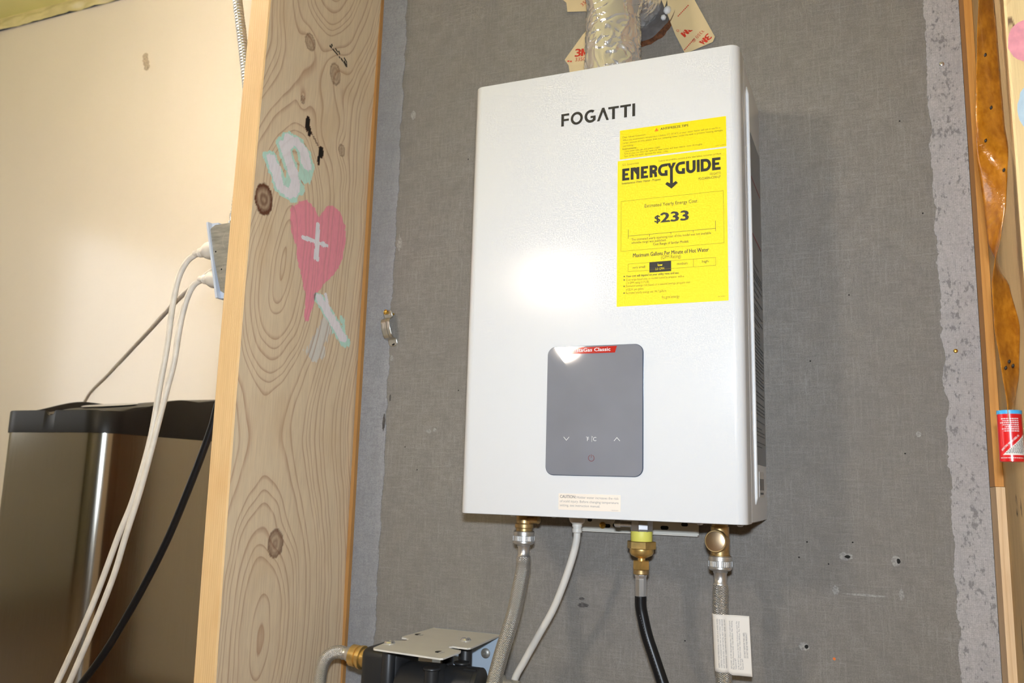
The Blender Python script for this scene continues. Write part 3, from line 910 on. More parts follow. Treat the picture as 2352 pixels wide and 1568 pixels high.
# anti-freeze label
def label_plate(name, x0, x1, z0, z1, mat, th=0.0003, label=None, r=0.0006):
    o = O(name, prism(rrect(x0, x1, z0, z1, r, 3), lambda u, v, h: (u, -D - h, v), 0.0, th), mat, htr)
    if label: o['label'] = label
    return o
af = label_plate('antifreeze_label', 0.2072, 0.3390, 0.4440, 0.4824, YELLOW2, label='yellow antifreeze tips label')
k = Ink()
k.text('ANTIFREEZE TIPS', 0.2592, 0.47575, 0.0029, 0.2935, 0.012)
k.put('heading', FR(0.0005), DARK_PRINT, af)
k = Ink()
for s, xl, xr, b in (('Dear Valued Customers,', 0.2110, 0.2412, 0.4716), ('When the environment temperature is below 3°C (37.4°F) or your water heater will not in use for a', 0.2110, 0.3320, 0.4677),
                     ('certain amount of time, please drain out remaining water inside the tank to prevent freezing damages', 0.2110, 0.3350, 0.4640), ('and leaking.', 0.2110, 0.2250, 0.4600),
                     ('· Close water inlet, gas, and power supply.', 0.2112, 0.2590, 0.4528), ('· Turn on your hot water tap, open the water outlet, and drain interior water thoroughly', 0.2112, 0.3105, 0.4496),
                     ('· Turn off the hot water tap,close the water outlet.', 0.2112, 0.2690, 0.4462), ('1.06.16.0417', 0.3265, 0.3378, 0.4456)):
    k.text(s, xl, b, 0.0022 if s[0] != '1' else 0.0011, xr)
k.text('Instructions:', 0.2110, 0.4560, 0.0023, 0.2290, 0.015)
k.put('small_print', FR(0.0005), OLIVE_PRINT, af)
k = Ink(); k.poly([(0.2517, 0.4750), (0.2567, 0.4750), (0.2542, 0.4795)])
wt = k.put('warning_triangle', FR(0.0005), ORANGE_PRINT, af)

# energy label
eg = label_plate('energy_label', 0.2046, 0.3389, 0.2551, 0.4420, YELLOW, label='large yellow energy label with a price in bold')
def ex(c): return 0.2106 + (c - 95) / (2215 - 95) * 0.1212
z0, z1, sw = 0.4155, 0.4312, 0.0037
k = Ink()
def E_(a, b):
    xa, xb = ex(a), ex(b)
    k.rect(xa, xa + sw, z0, z1); k.rect(xa, xb, z0, z0 + sw * 0.92); k.rect(xa, xb, z1 - sw * 0.92, z1); k.rect(xa, xb - 0.0016, (z0 + z1) / 2 - sw * 0.42, (z0 + z1) / 2 + sw * 0.42)
E_(95, 255); E_(512, 672); E_(2040, 2215)
xa, xb = ex(285), ex(480)
k.rect(xa, xa + sw, z0, z1); k.rect(xb - sw, xb, z0, z1); k.poly([(xa + sw, z1), (xa + sw, z1 - 0.0042), (xb - sw, z0 + 0.006), (xb - sw, z1 - 0.001), (xa + sw + 0.0022, z1)])
xa, xb = ex(705), ex(875)
k.rect(xa, xa + sw, z0, z1)
k.line([(xa + sw * 0.5, z1 - sw * 0.46), (xb - 0.0055, z1 - sw * 0.46)] + arc(xb - 0.0050, z1 - 0.0048, 0.0034, 0.0031, 80, -80, 8) + [(xa + sw * 0.5, z1 - 0.0082)], sw * 0.92)
k.line([(xb - 0.0055, z1 - 0.0090), (xb - 0.0024, z1 - 0.0105), (xb - 0.0019, z0)], sw * 0.92)
for a, b in ((890, 1098), (1265, 1470)):
    xa, xb = ex(a), ex(b)
    gx = xb - 0.0010
    k.line([(xb, z1 - sw * 0.46), (xb - 0.0032, z1 - sw * 0.46)] + arc(xa + 0.0064, (z0 + z1) / 2, 0.0047, 0.0060, 105, 255, 12) + [(xb - sw * 0.5, z0 + sw * 0.46)], sw * 0.95)
    k.rect(xb - sw, xb, z0, z0 + 0.0072)
xm = (ex(1150) + ex(1210)) / 2
k.poly([(ex(1082), z1), (ex(1155), z1), (xm, z1 - 0.0046), (ex(1205), z1), (ex(1278), z1), (xm + sw * 0.47, z1 - 0.0074), (xm + sw * 0.47, 0.4030), (xm - sw * 0.47, 0.4030), (xm - sw * 0.47, z1 - 0.0074)])
k.poly([(xm - sw * 0.47, 0.4052), (xm - 0.0053, 0.4074), (xm - 0.0077, 0.4048), (xm, 0.3984), (xm + 0.0077, 0.4048), (xm + 0.0053, 0.4074), (xm + sw * 0.47, 0.4052)])
xa, xb = ex(1495), ex(1697)
k.line([(xa + sw * 0.5, z1), (xa + sw * 0.5, z0 + 0.0056)] + arc((xa + xb) / 2, z0 + 0.0056, (xb - xa) / 2 - sw * 0.5, 0.0040, 180, 360, 12) + [(xb - sw * 0.5, z1)], sw)
k.rect(ex(1722), ex(1782), z0, z1)
xa, xb = ex(1800), ex(2020)
k.line([(xa + sw * 0.5, z1 - sw * 0.46), (xb - 0.0070, z1 - sw * 0.46)] + arc(xb - 0.0068, (z0 + z1) / 2, 0.0050, 0.0061, 85, -85, 12) + [(xa + sw * 0.5, z0 + sw * 0.46)], sw * 0.95, closed=True)
k.put('energy_heading', FR(0.0005), BLACK_PRINT, eg)
k = Ink()   # bold and regular black print
k.text('Estimated Yearly Energy Cost', 0.2393, 0.3776, 0.0042, 0.3038)
k.put('cost_heading', FR(0.0005), DARK_PRINT, eg)
k = Ink()
k.text('$', 0.2520, 0.3573, 0.0088, 0.2584, 0.022); k.text('233', 0.2596, 0.3566, 0.0118, 0.2927, 0.040)
k.put('price', FR(0.0005), DARK_PRINT, eg)
k = Ink()
k.text('The estimated yearly operating cost of this model was not available', 0.2228, 0.3369, 0.0029, 0.3196)
k.text('whenthe range was published.', 0.2228, 0.3329, 0.0029, 0.2660)
k.text('Cost Range of Similar Models', 0.2498, 0.3287, 0.0029, 0.2930, 0.006)
k.text('Maximum Gallons Per Minute of Hot Water', 0.2250, 0.3157, 0.0048, 0.3168, 0.010)
k.put('cost_note', FR(0.0005), DARK_PRINT, eg)
k = Ink()
for w_, a_, b_, z_ in (('very small', 0.2242, 0.2400, 0.3015), ('medium', 0.2790, 0.2916, 0.3020), ('high', 0.3088, 0.3160, 0.3025)):
    k = Ink(); k.text(w_, a_, z_, 0.0030, b_)
    k.put('scale_word', FR(0.0005), DARK_PRINT, eg)
k = Ink()
k.text('Instantaneous Water Heater - Propane', 0.2103, 0.4107, 0.0027, 0.2592, 0.006)
k.put('kind_print', FR(0.0005), DARK_PRINT, eg)
k = Ink()
k.text('FOGATTI', 0.3192, 0.4098, 0.0030, 0.3316); k.text('FDG340IN-CS90-LP', 0.3055, 0.4053, 0.0030, 0.3316)
k.put('model_print', FR(0.0005), DARK_PRINT, eg)
k = Ink()
k.text('Your cost will depend on your utility rates and use.', 0.2163, 0.2912, 0.0026, 0.2812, 0.014)
for b in (0.2926, 0.2882, 0.2803, 0.2718): k.disc(0.2140, b - 0.0002, 0.0008, n=10)
k.put('bold_print', FR(0.0005), DARK_PRINT, eg)
k = Ink()
k.text('U.S. Government', 0.2112, 0.4352, 0.0027, 0.2318); k.text('Federal law prohibits removal of this label before consumer purchase.', 0.2568, 0.4346, 0.0024, 0.3330)
k.text('(GPM Rating)', 0.2596, 0.3108, 0.0042, 0.2836)
for s, xr, b in (('Cost range based only on models fueled by propane  with a', 0.2872, 0.2866), ('2.3 GPM rating (1.7-2.8).', 0.2452, 0.2826), ('Estimated energy cost based on a national average propane cost', 0.2945, 0.2788),
                 ('of $2.41 per gallon.', 0.2386, 0.2745), ('Estimated yearly energy use: 96.7 gallons.', 0.2665, 0.2702)):
    k.text(s, 0.2163, b, 0.0026, xr)
k.text('ftc.gov/energy', 0.2606, 0.2620, 0.0034, 0.2818)
k.text('1.06.16.0063', 0.3262, 0.2600, 0.0011, 0.3350)
k.frame(0.2094, 0.3348, 0.3244, 0.3889, 0.00032)
k.frame(0.2188, 0.3249, 0.2980, 0.3079, 0.00034); k.rect(0.2984, 0.29875, 0.2980, 0.3079)
k.put('thin_print', FR(0.0005), OLIVE_PRINT, eg)
k = Ink()
k.rect(0.2186, 0.3252, 0.3430, 0.34345)
for a, h0, h1 in ((0.2186, 0.3398, 0.3520), (0.2450, 0.3405, 0.3432), (0.2717, 0.3405, 0.3432), (0.2984, 0.3405, 0.3432), (0.3248, 0.3398, 0.3528)): k.rect(a, a + 0.00042, h0, h1)
k.put('cost_scale', FR(0.0005), DARK_PRINT, eg)
k = Ink(); k.rect(0.2453, 0.2719, 0.2951, 0.3081)
lowbox = k.put('rating_box', FR(0.0005), BLACK_PRINT, eg)
k = Ink(); k.text('low', 0.2558, 0.3022, 0.0031, 0.2614, 0.02); k.text('2.3 GPM', 0.2526, 0.2976, 0.0027, 0.2634)
k.put('rating_print', FR(0.0007), YELLOW, eg)

# control panel: a slightly pillowed grey glass in a dark rim
pxa, pxb, pza, pzb, pr = 0.1166, 0.2384, 0.0500, 0.2080, 0.0105
cp = O('control_panel', prism(rrect(pxa, pxb, pza, pzb, pr, 8), lambda u, v, h: (u, -D - h, v), -0.0005, 0.0016), BEZEL, htr)
cp['label'] = 'grey glass touch control panel'
def pillow(u, v):
    a = (u - (pxa + pxb) / 2) / ((pxb - pxa) / 2); b = (v - (pza + pzb) / 2) / ((pzb - pza) / 2)
    return 0.0062 - 0.0012 * a * a - 0.0027 * b * b
loop = rrect(pxa + 0.0006, pxb - 0.0006, pza + 0.0006, pzb - 0.0006, pr - 0.0006, 8)
V, F = [], []
nr = 14
cx_, cz_ = (pxa + pxb) / 2, (pza + pzb) / 2
V.append((cx_, -D - pillow(cx_, cz_), cz_))
for i in range(1, nr + 1):
    t = i / nr
    for u, v in loop:
        uu, vv = cx_ + (u - cx_) * t, cz_ + (v - cz_) * t
        V.append((uu, -D - pillow(uu, vv), vv))
n = len(loop)
for q in range(n): F.append((0, 1 + q, 1 + (q + 1) % n))
for i in range(nr - 1):
    for q in range(n):
        a = 1 + i * n
        F.append((a + q, a + n + q, a + n + (q + 1) % n, a + (q + 1) % n))
O('panel_glass', (V, F), GLASS, cp, smooth=True)
PF = lambda u, v: (u, -D - pillow(u, v) - 0.00025, v)
k = Ink(); k.poly([(0.1400, 0.2060), (0.2063, 0.2062), (0.2040, 0.1980), (0.1385, 0.1980)])
k.put('red_badge', PF, RED_PRINT, cp)
k = Ink(); k.text('InstaGas Classic', 0.1500, 0.2003, 0.0043, 0.1983, 0.014)
k.put('badge_print', lambda u, v: (u, -D - pillow(u, v) - 0.0004, v), WHITE_PRINT, cp)
k = Ink()
k.line([(0.1409, 0.0962), (0.1444, 0.0922), (0.1479, 0.0962)], 0.0006)
k.put('down_icon', PF, WHITE_PRINT, cp)
k = Ink()
k.line([(0.2041, 0.0917), (0.2077, 0.0957), (0.2113, 0.0917)], 0.0006)
k.put('up_icon', PF, WHITE_PRINT, cp)
k = Ink()
k.text('F', 0.1708, 0.0915, 0.0046); k.rect(0.17645, 0.1768, 0.0903, 0.0975); k.text('C', 0.1782, 0.0915, 0.0046)
k.disc(0.1701, 0.0962, 0.0004); k.disc(0.1778, 0.0962, 0.0004)
k.put('unit_icon', PF, WHITE_PRINT, cp)
k = Ink(); k.line(arc(0.1761, 0.0712, 0.0036, 0.0036, 112, 428, 24), 0.0006); k.rect(0.17585, 0.17635, 0.0715, 0.0757)
k.put('power_icon', PF, M('dark_red_print', S(120, 40, 40), 0.5), cp)

# caution label
cl = label_plate('caution_label', 0.1338, 0.2112, 0.0093, 0.0286, CREAM_LABEL, label='small cream caution label')
k = Ink(); k.text('CAUTION:', 0.1358, 0.0232, 0.0035, 0.1558, 0.012)
k.put('heading', FR(0.0005), GREY_PRINT, cl)
k = Ink()
k.text('Hotter water increases the risk', 0.1572, 0.0232, 0.0028, 0.2088); k.text('of scald injury. Before changing temperature', 0.1358, 0.0182, 0.0028, 0.2088)
k.text('setting, see instruction manual.', 0.1358, 0.0134, 0.0028, 0.1862); k.text('1.06.04.0021', 0.1998, 0.0102, 0.0011, 0.2086)
k.put('small_print', FR(0.0005), M('light_grey_print', (0.33, 0.32, 0.32, 1), 0.6), cl)

# data sticker and barcode on the right side
GREYST = M('silver_grey_sticker', S(128, 130, 132), 0.3, 0.2, vary=(30, 0.1, (1, 1, 1)))
SD = lambda off: (lambda u, v: (W - 0.0012 + off, u, v))
sd = O('data_sticker', prism(rrect(-0.112, -0.004, 0.070, 0.500, 0.003, 3), lambda u, v, h: (W - 0.0012 + h, u, v), 0.0, 0.0005), GREYST, htr)
sd['label'] = 'grey sticker with dense print on the casing side'
k = Ink()
zz = 0.092
random.seed(5)
while zz < 0.33:
    k.rect(-0.104, -0.104 + random.choice((0.094, 0.09, 0.06, 0.092)), zz, zz + 0.0013); zz += random.choice((0.0044, 0.0044, 0.0052, 0.009))
k.put('small_print', SD(0.0007), M('faint_grey_print', S(92, 94, 96), 0.5), sd)
RULE = M('dull_red_print', S(150, 50, 60), 0.5)
for zr in (0.362, 0.438):
    k = Ink(); k.rect(-0.106, -0.012, zr, zr + 0.0022)
    k.put('red_rule', SD(0.0007), RULE, sd)
bc = O('barcode_sticker', prism(rrect(-0.078, -0.030, 0.030, 0.062, 0.002, 3), lambda u, v, h: (W - 0.0012 + h, u, v), 0.0, 0.0004), M('white_sticker', (0.7, 0.7, 0.7, 1), 0.5), htr)
k = Ink()
for q in range(16): k.rect(-0.074 + q * 0.0025, -0.074 + q * 0.0025 + random.choice((0.0009, 0.0014)), 0.039, 0.053)
for q in range(7): k.rect(-0.070 + q * 0.0044, -0.070 + q * 0.0044 + 0.0026, 0.0335, 0.0360)
k.put('barcode', SD(0.0006), DARK_PRINT, bc)

# underside: base plate, wall bracket, ports
O('base_plate', box(0.006, W - 0.006, -D + 0.012, -0.004, -0.0006, 0.0012), M('underside_grey', S(120, 112, 100), 0.5), htr)
for x, y in ((0.060, -0.165), (0.030, -0.12), (0.110, -0.150), (0.300, -0.180), (0.345, -0.180), (0.165, -0.03)):
    screw_head(x, y, -0.0006, 0.0036, STEEL, htr, 'base_screw', axis=(0, 0, -1))
hp = rrect(0.094, 0.2655, -0.0235, 0.010, 0.0012, 3)
br = O('wall_bracket', prism(hp, lambda u, v, h: (u, h, v), -0.0065, -0.0045), WHITE_PAINT, htr)
O('bracket_lip', box(0.094, 0.2655, -0.0145, -0.0045, -0.0245, -0.0228), WHITE_PAINT, htr)
for x, z, rx in ((0.112, -0.0085, 0.0034), (0.151, -0.0145, 0.0055), (0.219, -0.0150, 0.0055), (0.2465, -0.0095, 0.0046), (0.1363, -0.0160, 0.006)):
    k = Ink(); k.poly(rrect(x - rx, x + rx, z - 0.0026, z + 0.0026, 0.0025, 5)); k.put('bracket_slot', lambda u, v: (u, -0.0067, v), DARK, br)
screw_head(0.1309, -0.0066, -0.0155, 0.0046, GOLD_SCREW, br, 'bracket_screw')

XI, YI = 0.0495, -0.100
def vert(x, y, prof, mat, name, parent, seg=28, smooth=35, phase=0.0):
    return O(name, lathe(prof, seg, frame((x, y, 0.0), (0, 0, -1)), phase), mat, parent, smooth=smooth)
hx = vert(XI, YI, [(0.0105, -0.002), (0.0108, 0.013), (0.0125, 0.0145), (0.0125, 0.019), (0.011, 0.020), (0.011, 0.026)], BRASS_DARK, 'water_port', htr)
O('drain_spigot', lathe([(0.005, 0), (0.005, 0.016), (0.0035, 0.0165)], 16, frame((XI + 0.008, YI - 0.004, -0.008), (1, -0.2, 0))), BRASS_DARK, htr, smooth=35)
vert(XI - 0.002, YI, [(0.026, -0.004), (0.022, 0.001), (0.014, 0.0035)], M('rusty_white_collar', S(196, 176, 140), 0.6, vary=(80, 0.4, (1, 1, 1))), 'port_collar', htr)

def hose_top(x, y, ztop, parent, long=0.030):
    """swivel nut and ferrule of a braided hose; returns the height where the braid starts"""
    N = [(0.0125, 0.0), (0.0143, 0.001), (0.0143, 0.006)]
    nut = vert(x, y, [(0.0125, -ztop), (0.0142, -ztop + 0.001), (0.0142, -ztop + 0.006), (0.0136, -ztop + 0.0065), (0.0136, -ztop + 0.013), (0.0142, -ztop + 0.0135), (0.0142, -ztop + 0.0155), (0.0120, -ztop + 0.0175), (0.0080, -ztop + 0.0185)], STEEL, 'swivel_nut', parent)
    V, F = [], []
    parts = []
    for q in range(44):
        a = 2 * pi * q / 44
        c = Vector((x + 0.0138 * cos(a), y + 0.0138 * sin(a), ztop - 0.00975))
        parts.append(xf(box(-0.0006, 0.0006, -0.0005, 0.0005, -0.0031, 0.0031), Matrix.Translation(c) @ Matrix.Rotation(a, 4, 'Z')))
    kn_ = O('knurling', join(*parts), CHROME, nut); kn_['kind'] = 'stuff'
    zf = -ztop + 0.0185
    vert(x, y, [(0.0080, zf), (0.0090, zf + 0.001), (0.0078, zf + 0.003), (0.0074, zf + 0.012), (0.0090, zf + 0.0145), (0.0093, zf + long - 0.002), (0.0087, zf + long)], STEEL, 'ferrule', parent)
    return ztop - 0.0185 - long

hl = empty('braided_hose', (XI, YI, -0.05), 'braided steel water hose curving down left under the heater, without a tag', 'hose', 'braided water hoses')
zt = hose_top(XI, YI, -0.0235, hl, 0.017)
pth = spline([(XI, YI, zt + 0.002), (XI, YI, zt - 0.012), (0.0500, YI - 0.012, -0.0930), (0.0490, YI - 0.025, -0.1228), (0.0470, YI - 0.040, -0.1490), (0.0409, YI - 0.045, -0.1745), (0.0312, YI - 0.045, -0.2114), (0.019, YI - 0.042, -0.262), (0.008, YI - 0.040, -0.31), (0.000, YI - 0.036, -0.37), (0.000, YI - 0.040, -0.43), (0.012, YI - 0.060, -0.482), (0.05, YI - 0.09, -0.4905)], 14)
vf, uv = tube(pth, 0.0096, 24)
O('braid', vf, BRAID, hl, smooth=True, uv=uv)

# white power cord of the heater
pc = empty('power_cord', (0.122, -0.09, -0.02), 'white power cord dropping from the heater underside beside the gas hose', 'cord')
O('strain_relief', lathe([(0.0125, 0.0), (0.0095, 0.009), (0.0062, 0.012), (0.0066, 0.0125), (0.0066, 0.015), (0.0058, 0.0155), (0.0058, 0.017), (0.0064, 0.0175), (0.0064, 0.022), (0.0045, 0.0235)], 24, frame((0.1228, -0.095, 0.0), (0, 0, -1))), WHITE_CORD2, pc, smooth=35)
vf, uv = tube(spline([(0.1228, -0.095, -0.018), (0.1222, -0.095, -0.032), (0.1165, -0.094, -0.0550), (0.1042, -0.092, -0.0895), (0.0885, -0.088, -0.1240), (0.0672, -0.083, -0.1590), (0.0455, -0.077, -0.1945), (0.029, -0.072, -0.2240), (0.016, -0.064, -0.275), (0.010, -0.058, -0.34), (0.012, -0.056, -0.42), (0.03, -0.065, -0.485), (0.07, -0.09, -0.4952)], 10), 0.0048, 16)
O('cord', vf, WHITE_CORD2, pc, smooth=True)

# gas connection
XG, YG = 0.2108, -0.100
O('gas_port', join(lathe([(0.0145, -0.002), (0.0145, 0.014), (0.0135, 0.0175)], 8, frame((XG, YG, 0), (0, 0, -1)))), M('cast_grey_metal', (0.50, 0.50, 0.52, 1), 0.35, 0.9), htr)
O('test_nipple', lathe([(0.0035, 0), (0.0035, 0.014), (0.0045, 0.0145), (0.0045, 0.021), (0.002, 0.0225)], 14, frame((XG - 0.012, YG - 0.004, -0.0085), (-1, -0.1, 0.02))), CHROME, htr, smooth=35)
gh = empty('gas_hose', (XG, YG, -0.05), 'black gas hose with brass nuts and yellow thread tape under the heater', 'hose')
vert(XG, YG, [(0.0135, 0.0165), (0.0138, 0.0175), (0.0136, 0.0285), (0.013, 0.0295)], TEFLON, 'thread_tape', gh)
vert(XG, YG, [(0.0178, 0.0288), (0.0186, 0.0296), (0.0186, 0.0375), (0.0178, 0.0385)], BRASS, 'hex_nut', gh, 6, False)
vert(XG, YG, [(0.0150, 0.0383), (0.0152, 0.0430), (0.0130, 0.0465), (0.0062, 0.0495), (0.0048, 0.0500), (0.0048, 0.0535)], BRASS, 'reducer', gh)
vert(XG - 0.0005, YG, [(0.0104, 0.0528), (0.0112, 0.0536), (0.0112, 0.0632), (0.0104, 0.0640)], BRASS, 'hex_nut', gh, 6, False, 0.25)
vert(XG - 0.0005, YG, [(0.0092, 0.0638), (0.0098, 0.0645), (0.0098, 0.0690), (0.0088, 0.0700)], BRASS_DARK, 'nut_skirt', gh)
vert(XG - 0.001, YG, [(0.0078, 0.0690), (0.0082, 0.0710), (0.0070, 0.0745), (0.0074, 0.0760), (0.0072, 0.0960), (0.0068, 0.0972)], CHROME, 'crimp_sleeve', gh, 8, False)
vf, uv = tube(spline([(XG - 0.001, YG, -0.0965), (XG - 0.0008, YG, -0.1080), (0.2120, YG, -0.1190), (0.2180, YG - 0.001, -0.1420), (0.2272, YG - 0.003, -0.1660), (0.2400, YG - 0.006, -0.1980), (0.256, YG - 0.010, -0.238), (0.272, YG - 0.013, -0.285), (0.288, YG - 0.015, -0.35), (0.300, YG - 0.017, -0.42), (0.318, YG - 0.03, -0.475), (0.36, YG - 0.05, -0.4927)], 12), 0.0073, 20)
O('rubber_hose', vf, BLACK_RUBBER, gh, smooth=True)
k = Ink()
SPK = M('grey_dotted_print', (0.10, 0.11, 0.13, 1), 0.5)
hp_ = spline([(XG, YG - 0.0075, -0.1190), (0.2190, YG - 0.0087, -0.1420), (0.2282, YG - 0.0107, -0.1660), (0.2410, YG - 0.0137, -0.1980), (0.257, YG - 0.0177, -0.238)], 24)
dash = join(*[box(p.x - 0.0003, p.x + 0.0003, p.y - 0.0001, p.y + 0.0002, p.z - 0.0008, p.z + 0.0008) for p in hp_[::3]])
dd = O('dotted_print', dash, SPK, gh); dd['kind'] = 'stuff'

# right braided hose with brass tee and tag
XR, YR = 0.3090, -0.100
O('brass_tee', join(lathe([(0.0100, -0.002), (0.0100, 0.006), (0.0112, 0.0065), (0.0112, 0.040), (0.0125, 0.0405), (0.0125, 0.0440)], 28, frame((XR, YR, 0), (0, 0, -1)))), BRASS_DARK, htr, smooth=35)
tee = O('relief_cap', lathe([(0.0118, -0.006), (0.0118, 0.0085), (0.0134, 0.0090), (0.0134, 0.0160), (0.0128, 0.0170)], 40, frame((XR - 0.0005, YR - 0.004, -0.0235), (-0.10, -1, 0.02))), BRASS_DARK, htr, smooth=35)
O('cap_face', lathe([(0.0116, 0.0), (0.0116, 0.0004), (0.0108, 0.0007)], 40, frame((XR - 0.0005 - 0.0017, YR - 0.004 - 0.0171, -0.0235 + 0.0003), (-0.10, -1, 0.02))), BRASS_PALE, tee, smooth=30)
hr = empty('braided_hose', (XR, YR, -0.05), 'braided steel water hose with a printed paper tag, under the brass tee', 'hose', 'braided water hoses')
zt = hose_top(XR, YR, -0.0412, hr, 0.018)
pr_ = spline([(XR, YR, zt + 0.002), (XR - 0.0003, YR, zt - 0.012), (0.3086, YR, -0.1060), (0.3095, YR, -0.1310), (0.3112, YR - 0.001, -0.1610), (0.3124, YR - 0.002, -0.19), (0.314, YR - 0.002, -0.24), (0.316, YR, -0.32), (0.320, YR, -0.40), (0.335, YR, -0.465), (0.375, YR, -0.4905)], 14)
vf, uv = tube(pr_, 0.0092, 24)
O('braid', vf, BRAID, hr, smooth=True, uv=uv)
# tag: wraps round the hose and folds into a flag on the right
def tag_pt(s, t):
    """s along the wrapped width, t from top to bottom"""
    zt_ = -0.1095 - 0.0660 * t
    xc = 0.3087 + 0.0026 * t; yc = YR - 0.001 * t
    r = 0.0102
    a0, a1 = math.radians(205), math.radians(318)
    la = r * (a1 - a0)
    if s < la:
        a = a0 + s / r
        return Vector((xc + r * cos(a), yc + r * sin(a), zt_ + 0.0010 * (s / la) * 0.3))
    a = a1
    q = s - la
    base = Vector((xc + r * cos(a), yc + r * sin(a), 0))
    tx = Vector((-sin(a), cos(a), 0))
    d = (tx * 0.35 + Vector((1, -0.10, 0)) * 0.65).normalized()
    curl = 0.0012 * sin(q * 160)
    return Vector((base.x + d.x * q, base.y + d.y * q + curl, zt_ - 0.0025 * t * min(1, q / 0.004)))
la = 0.0102 * math.radians(113)
LW = la + 0.0270
V, F = [], []
ns, nt_ = 40, 16
for i in range(ns + 1):
    for j in range(nt_ + 1): V.append(tag_pt(LW * i / ns, j / nt_))
for i in range(ns):
    for j in range(nt_):
        a = i * (nt_ + 1) + j
        F.append((a, a + nt_ + 1, a + nt_ + 2, a + 1))
tg = O('paper_tag', (V, F), TAG, hr, smooth=True)
sol = tg.modifiers.new('thickness', 'SOLIDIFY'); sol.thickness = 0.0003; sol.offset = 0
tg['label'] = 'white paper tag with small upright print'
k = Ink()
def tagfn(u, v):   # u along hose from bottom (0) to top (1), v across the tag width
    p = tag_pt(v, 1 - u); q = tag_pt(min(v + 0.0005, LW), 1 - u)
    t_ = (q - p).normalized() if (q - p).length > 1e-7 else Vector((1, 0, 0))
    nn_ = Vector((t_.y, -t_.x, 0))
    if nn_.y > 0: nn_ = -nn_
    return p + nn_ * 0.0004
def tag_line(s, v, cap, u0, u1, bold=0.0): k.text(s, u0, 0, cap, u1, bold); 
rows = [('DO NOT REUSE THIS PRODUCT', LW - 0.0036, 0.30, 0.72, 0.0019, 0.01), ('DO NOT REMOVE THIS LABEL', LW - 0.0066, 0.30, 0.72, 0.0019, 0.01),
        ('Temperature 180°F', LW - 0.0098, 0.10, 0.28, 0.0016, 0), ('Max. Working Pressure Under 125psi (862Kpa)  Max. Working', LW - 0.0122, 0.10, 0.90, 0.0016, 0),
        ('1/2 IPS, 3/4 FHT. Snug to nut, then tighten 1/3-1/2 turn with a wrench. Max', LW - 0.0146, 0.10, 0.90, 0.0016, 0),
        ('Temperature 180°F', LW - 0.0180, 0.10, 0.28, 0.0016, 0), ('Max. Working Pressure Under 125psi (862Kpa)  Max. Working', LW - 0.0204, 0.10, 0.90, 0.0016, 0),
        ('3/8 COMP, 1/2 FIP. Hand tighten then 1/4 turn with wrench', LW - 0.0228, 0.10, 0.90, 0.0016, 0),
        ('MAINTENANCE:  CLEAN WITH WATER ONLY. NEVER USE ANY', LW - 0.0290, 0.08, 0.92, 0.0017, 0.004), ('HOT WATER HEATERS. DO NOT INSTALL NEXT TO CORROSIVE', LW - 0.0318, 0.08, 0.92, 0.0017, 0),
        ('CORRODED OR DAMAGED IN ANY WAY. DO NOT CONNECT BOILERS', LW - 0.0346, 0.08, 0.92, 0.0017, 0), ('INSPECT HOSES PERIODICALLY AND REPLACE WHEN WORN', LW - 0.0374, 0.08, 0.92, 0.0017, 0)]
for s, v, u0, u1, cap, bo in rows:
    kk = Ink(); kk.text(s, u0, 0, cap, u1, bo)
    k.add([(p[0], v - p[1] + 0.0) for p in kk.v], kk.f)
k.k = [0] * len(k.v)
k.put('tag_print', lambda u, v: tagfn(min(max(u, 0), 1), min(max(v, 0), LW)), GREY_PRINT, tg)

# ------------------------------------------------------------------ vent pipe wrapped in foil tape
vp = empty('vent_pipe', (0.1745, -0.125, H), 'crumpled foil-taped vent pipe rising from the heater and bending into the wall', 'vent pipe')
XV, YV, RV = 0.1745, -0.125, 0.0378
cpath = [(XV, YV, H - 0.004 + 0.0025 * i) for i in range(0, 58)]
zc = cpath[-1][2]
for i in range(1, 31):
    a = pi / 2 * i / 30
    cpath.append((XV + 0.004 * (1 - cos(a)), YV + 0.058 * (1 - cos(a)), zc + 0.058 * sin(a)))
e = cpath[-1]
for i in range(1, 34): cpath.append((e[0], e[1] + 0.0023 * i, e[2]))
NS = 150
vf, uv = tube([Vector(p) for p in spline(cpath[::3], 5)], RV, NS, cap=False)
V2 = []
for p in vf[0]:
    p = Vector(p)
    ax = Vector((XV, YV, p.z)) if p.z < zc else Vector((XV, min(max(p.y, YV), 0), zc + 0.058))
    d = (p - ax); d.normalize()
    ang = math.atan2(p.y - YV, p.x - XV)
    wv = Vector((noise.noise(p * 30), noise.noise(p * 30 + Vector((9, 4, 1))), noise.noise(p * 30 + Vector((2, 8, 5))))) * 0.010
    pw = p + wv
    lump = noise.noise(p * 24) * 0.0026
    r1 = max(0.0, 1 - abs(noise.noise(Vector((pw.x * 62, pw.y * 62, pw.z * 26)))) * 7)
    r2 = max(0.0, 1 - abs(noise.noise(Vector((pw.x * 40 + 7, pw.y * 40, pw.z * 90)))) * 9)
    cell_ = noise.noise(Vector((pw.x * 85, pw.y * 85, pw.z * 50 + 4))) * 0.0009
    band_ = 0.0020 if 0.7075 < p.z + 0.010 * sin(ang + 0.6) < 0.722 else (0.0006 if p.z < 0.708 else -0.0012)
    V2.append(p + d * (lump + 0.0020 * r1 - 0.0014 * r2 + cell_ + band_ - 0.0010))
O('foil_wrap', (V2, vf[1]), FOIL, vp, smooth=True)
O('pipe_collar', lathe([(0.050, -0.002), (0.050, 0.003), (0.041, 0.0045), (0.041, 0.012)], 48, frame((XV, YV, H))), STEEL, vp, smooth=35)
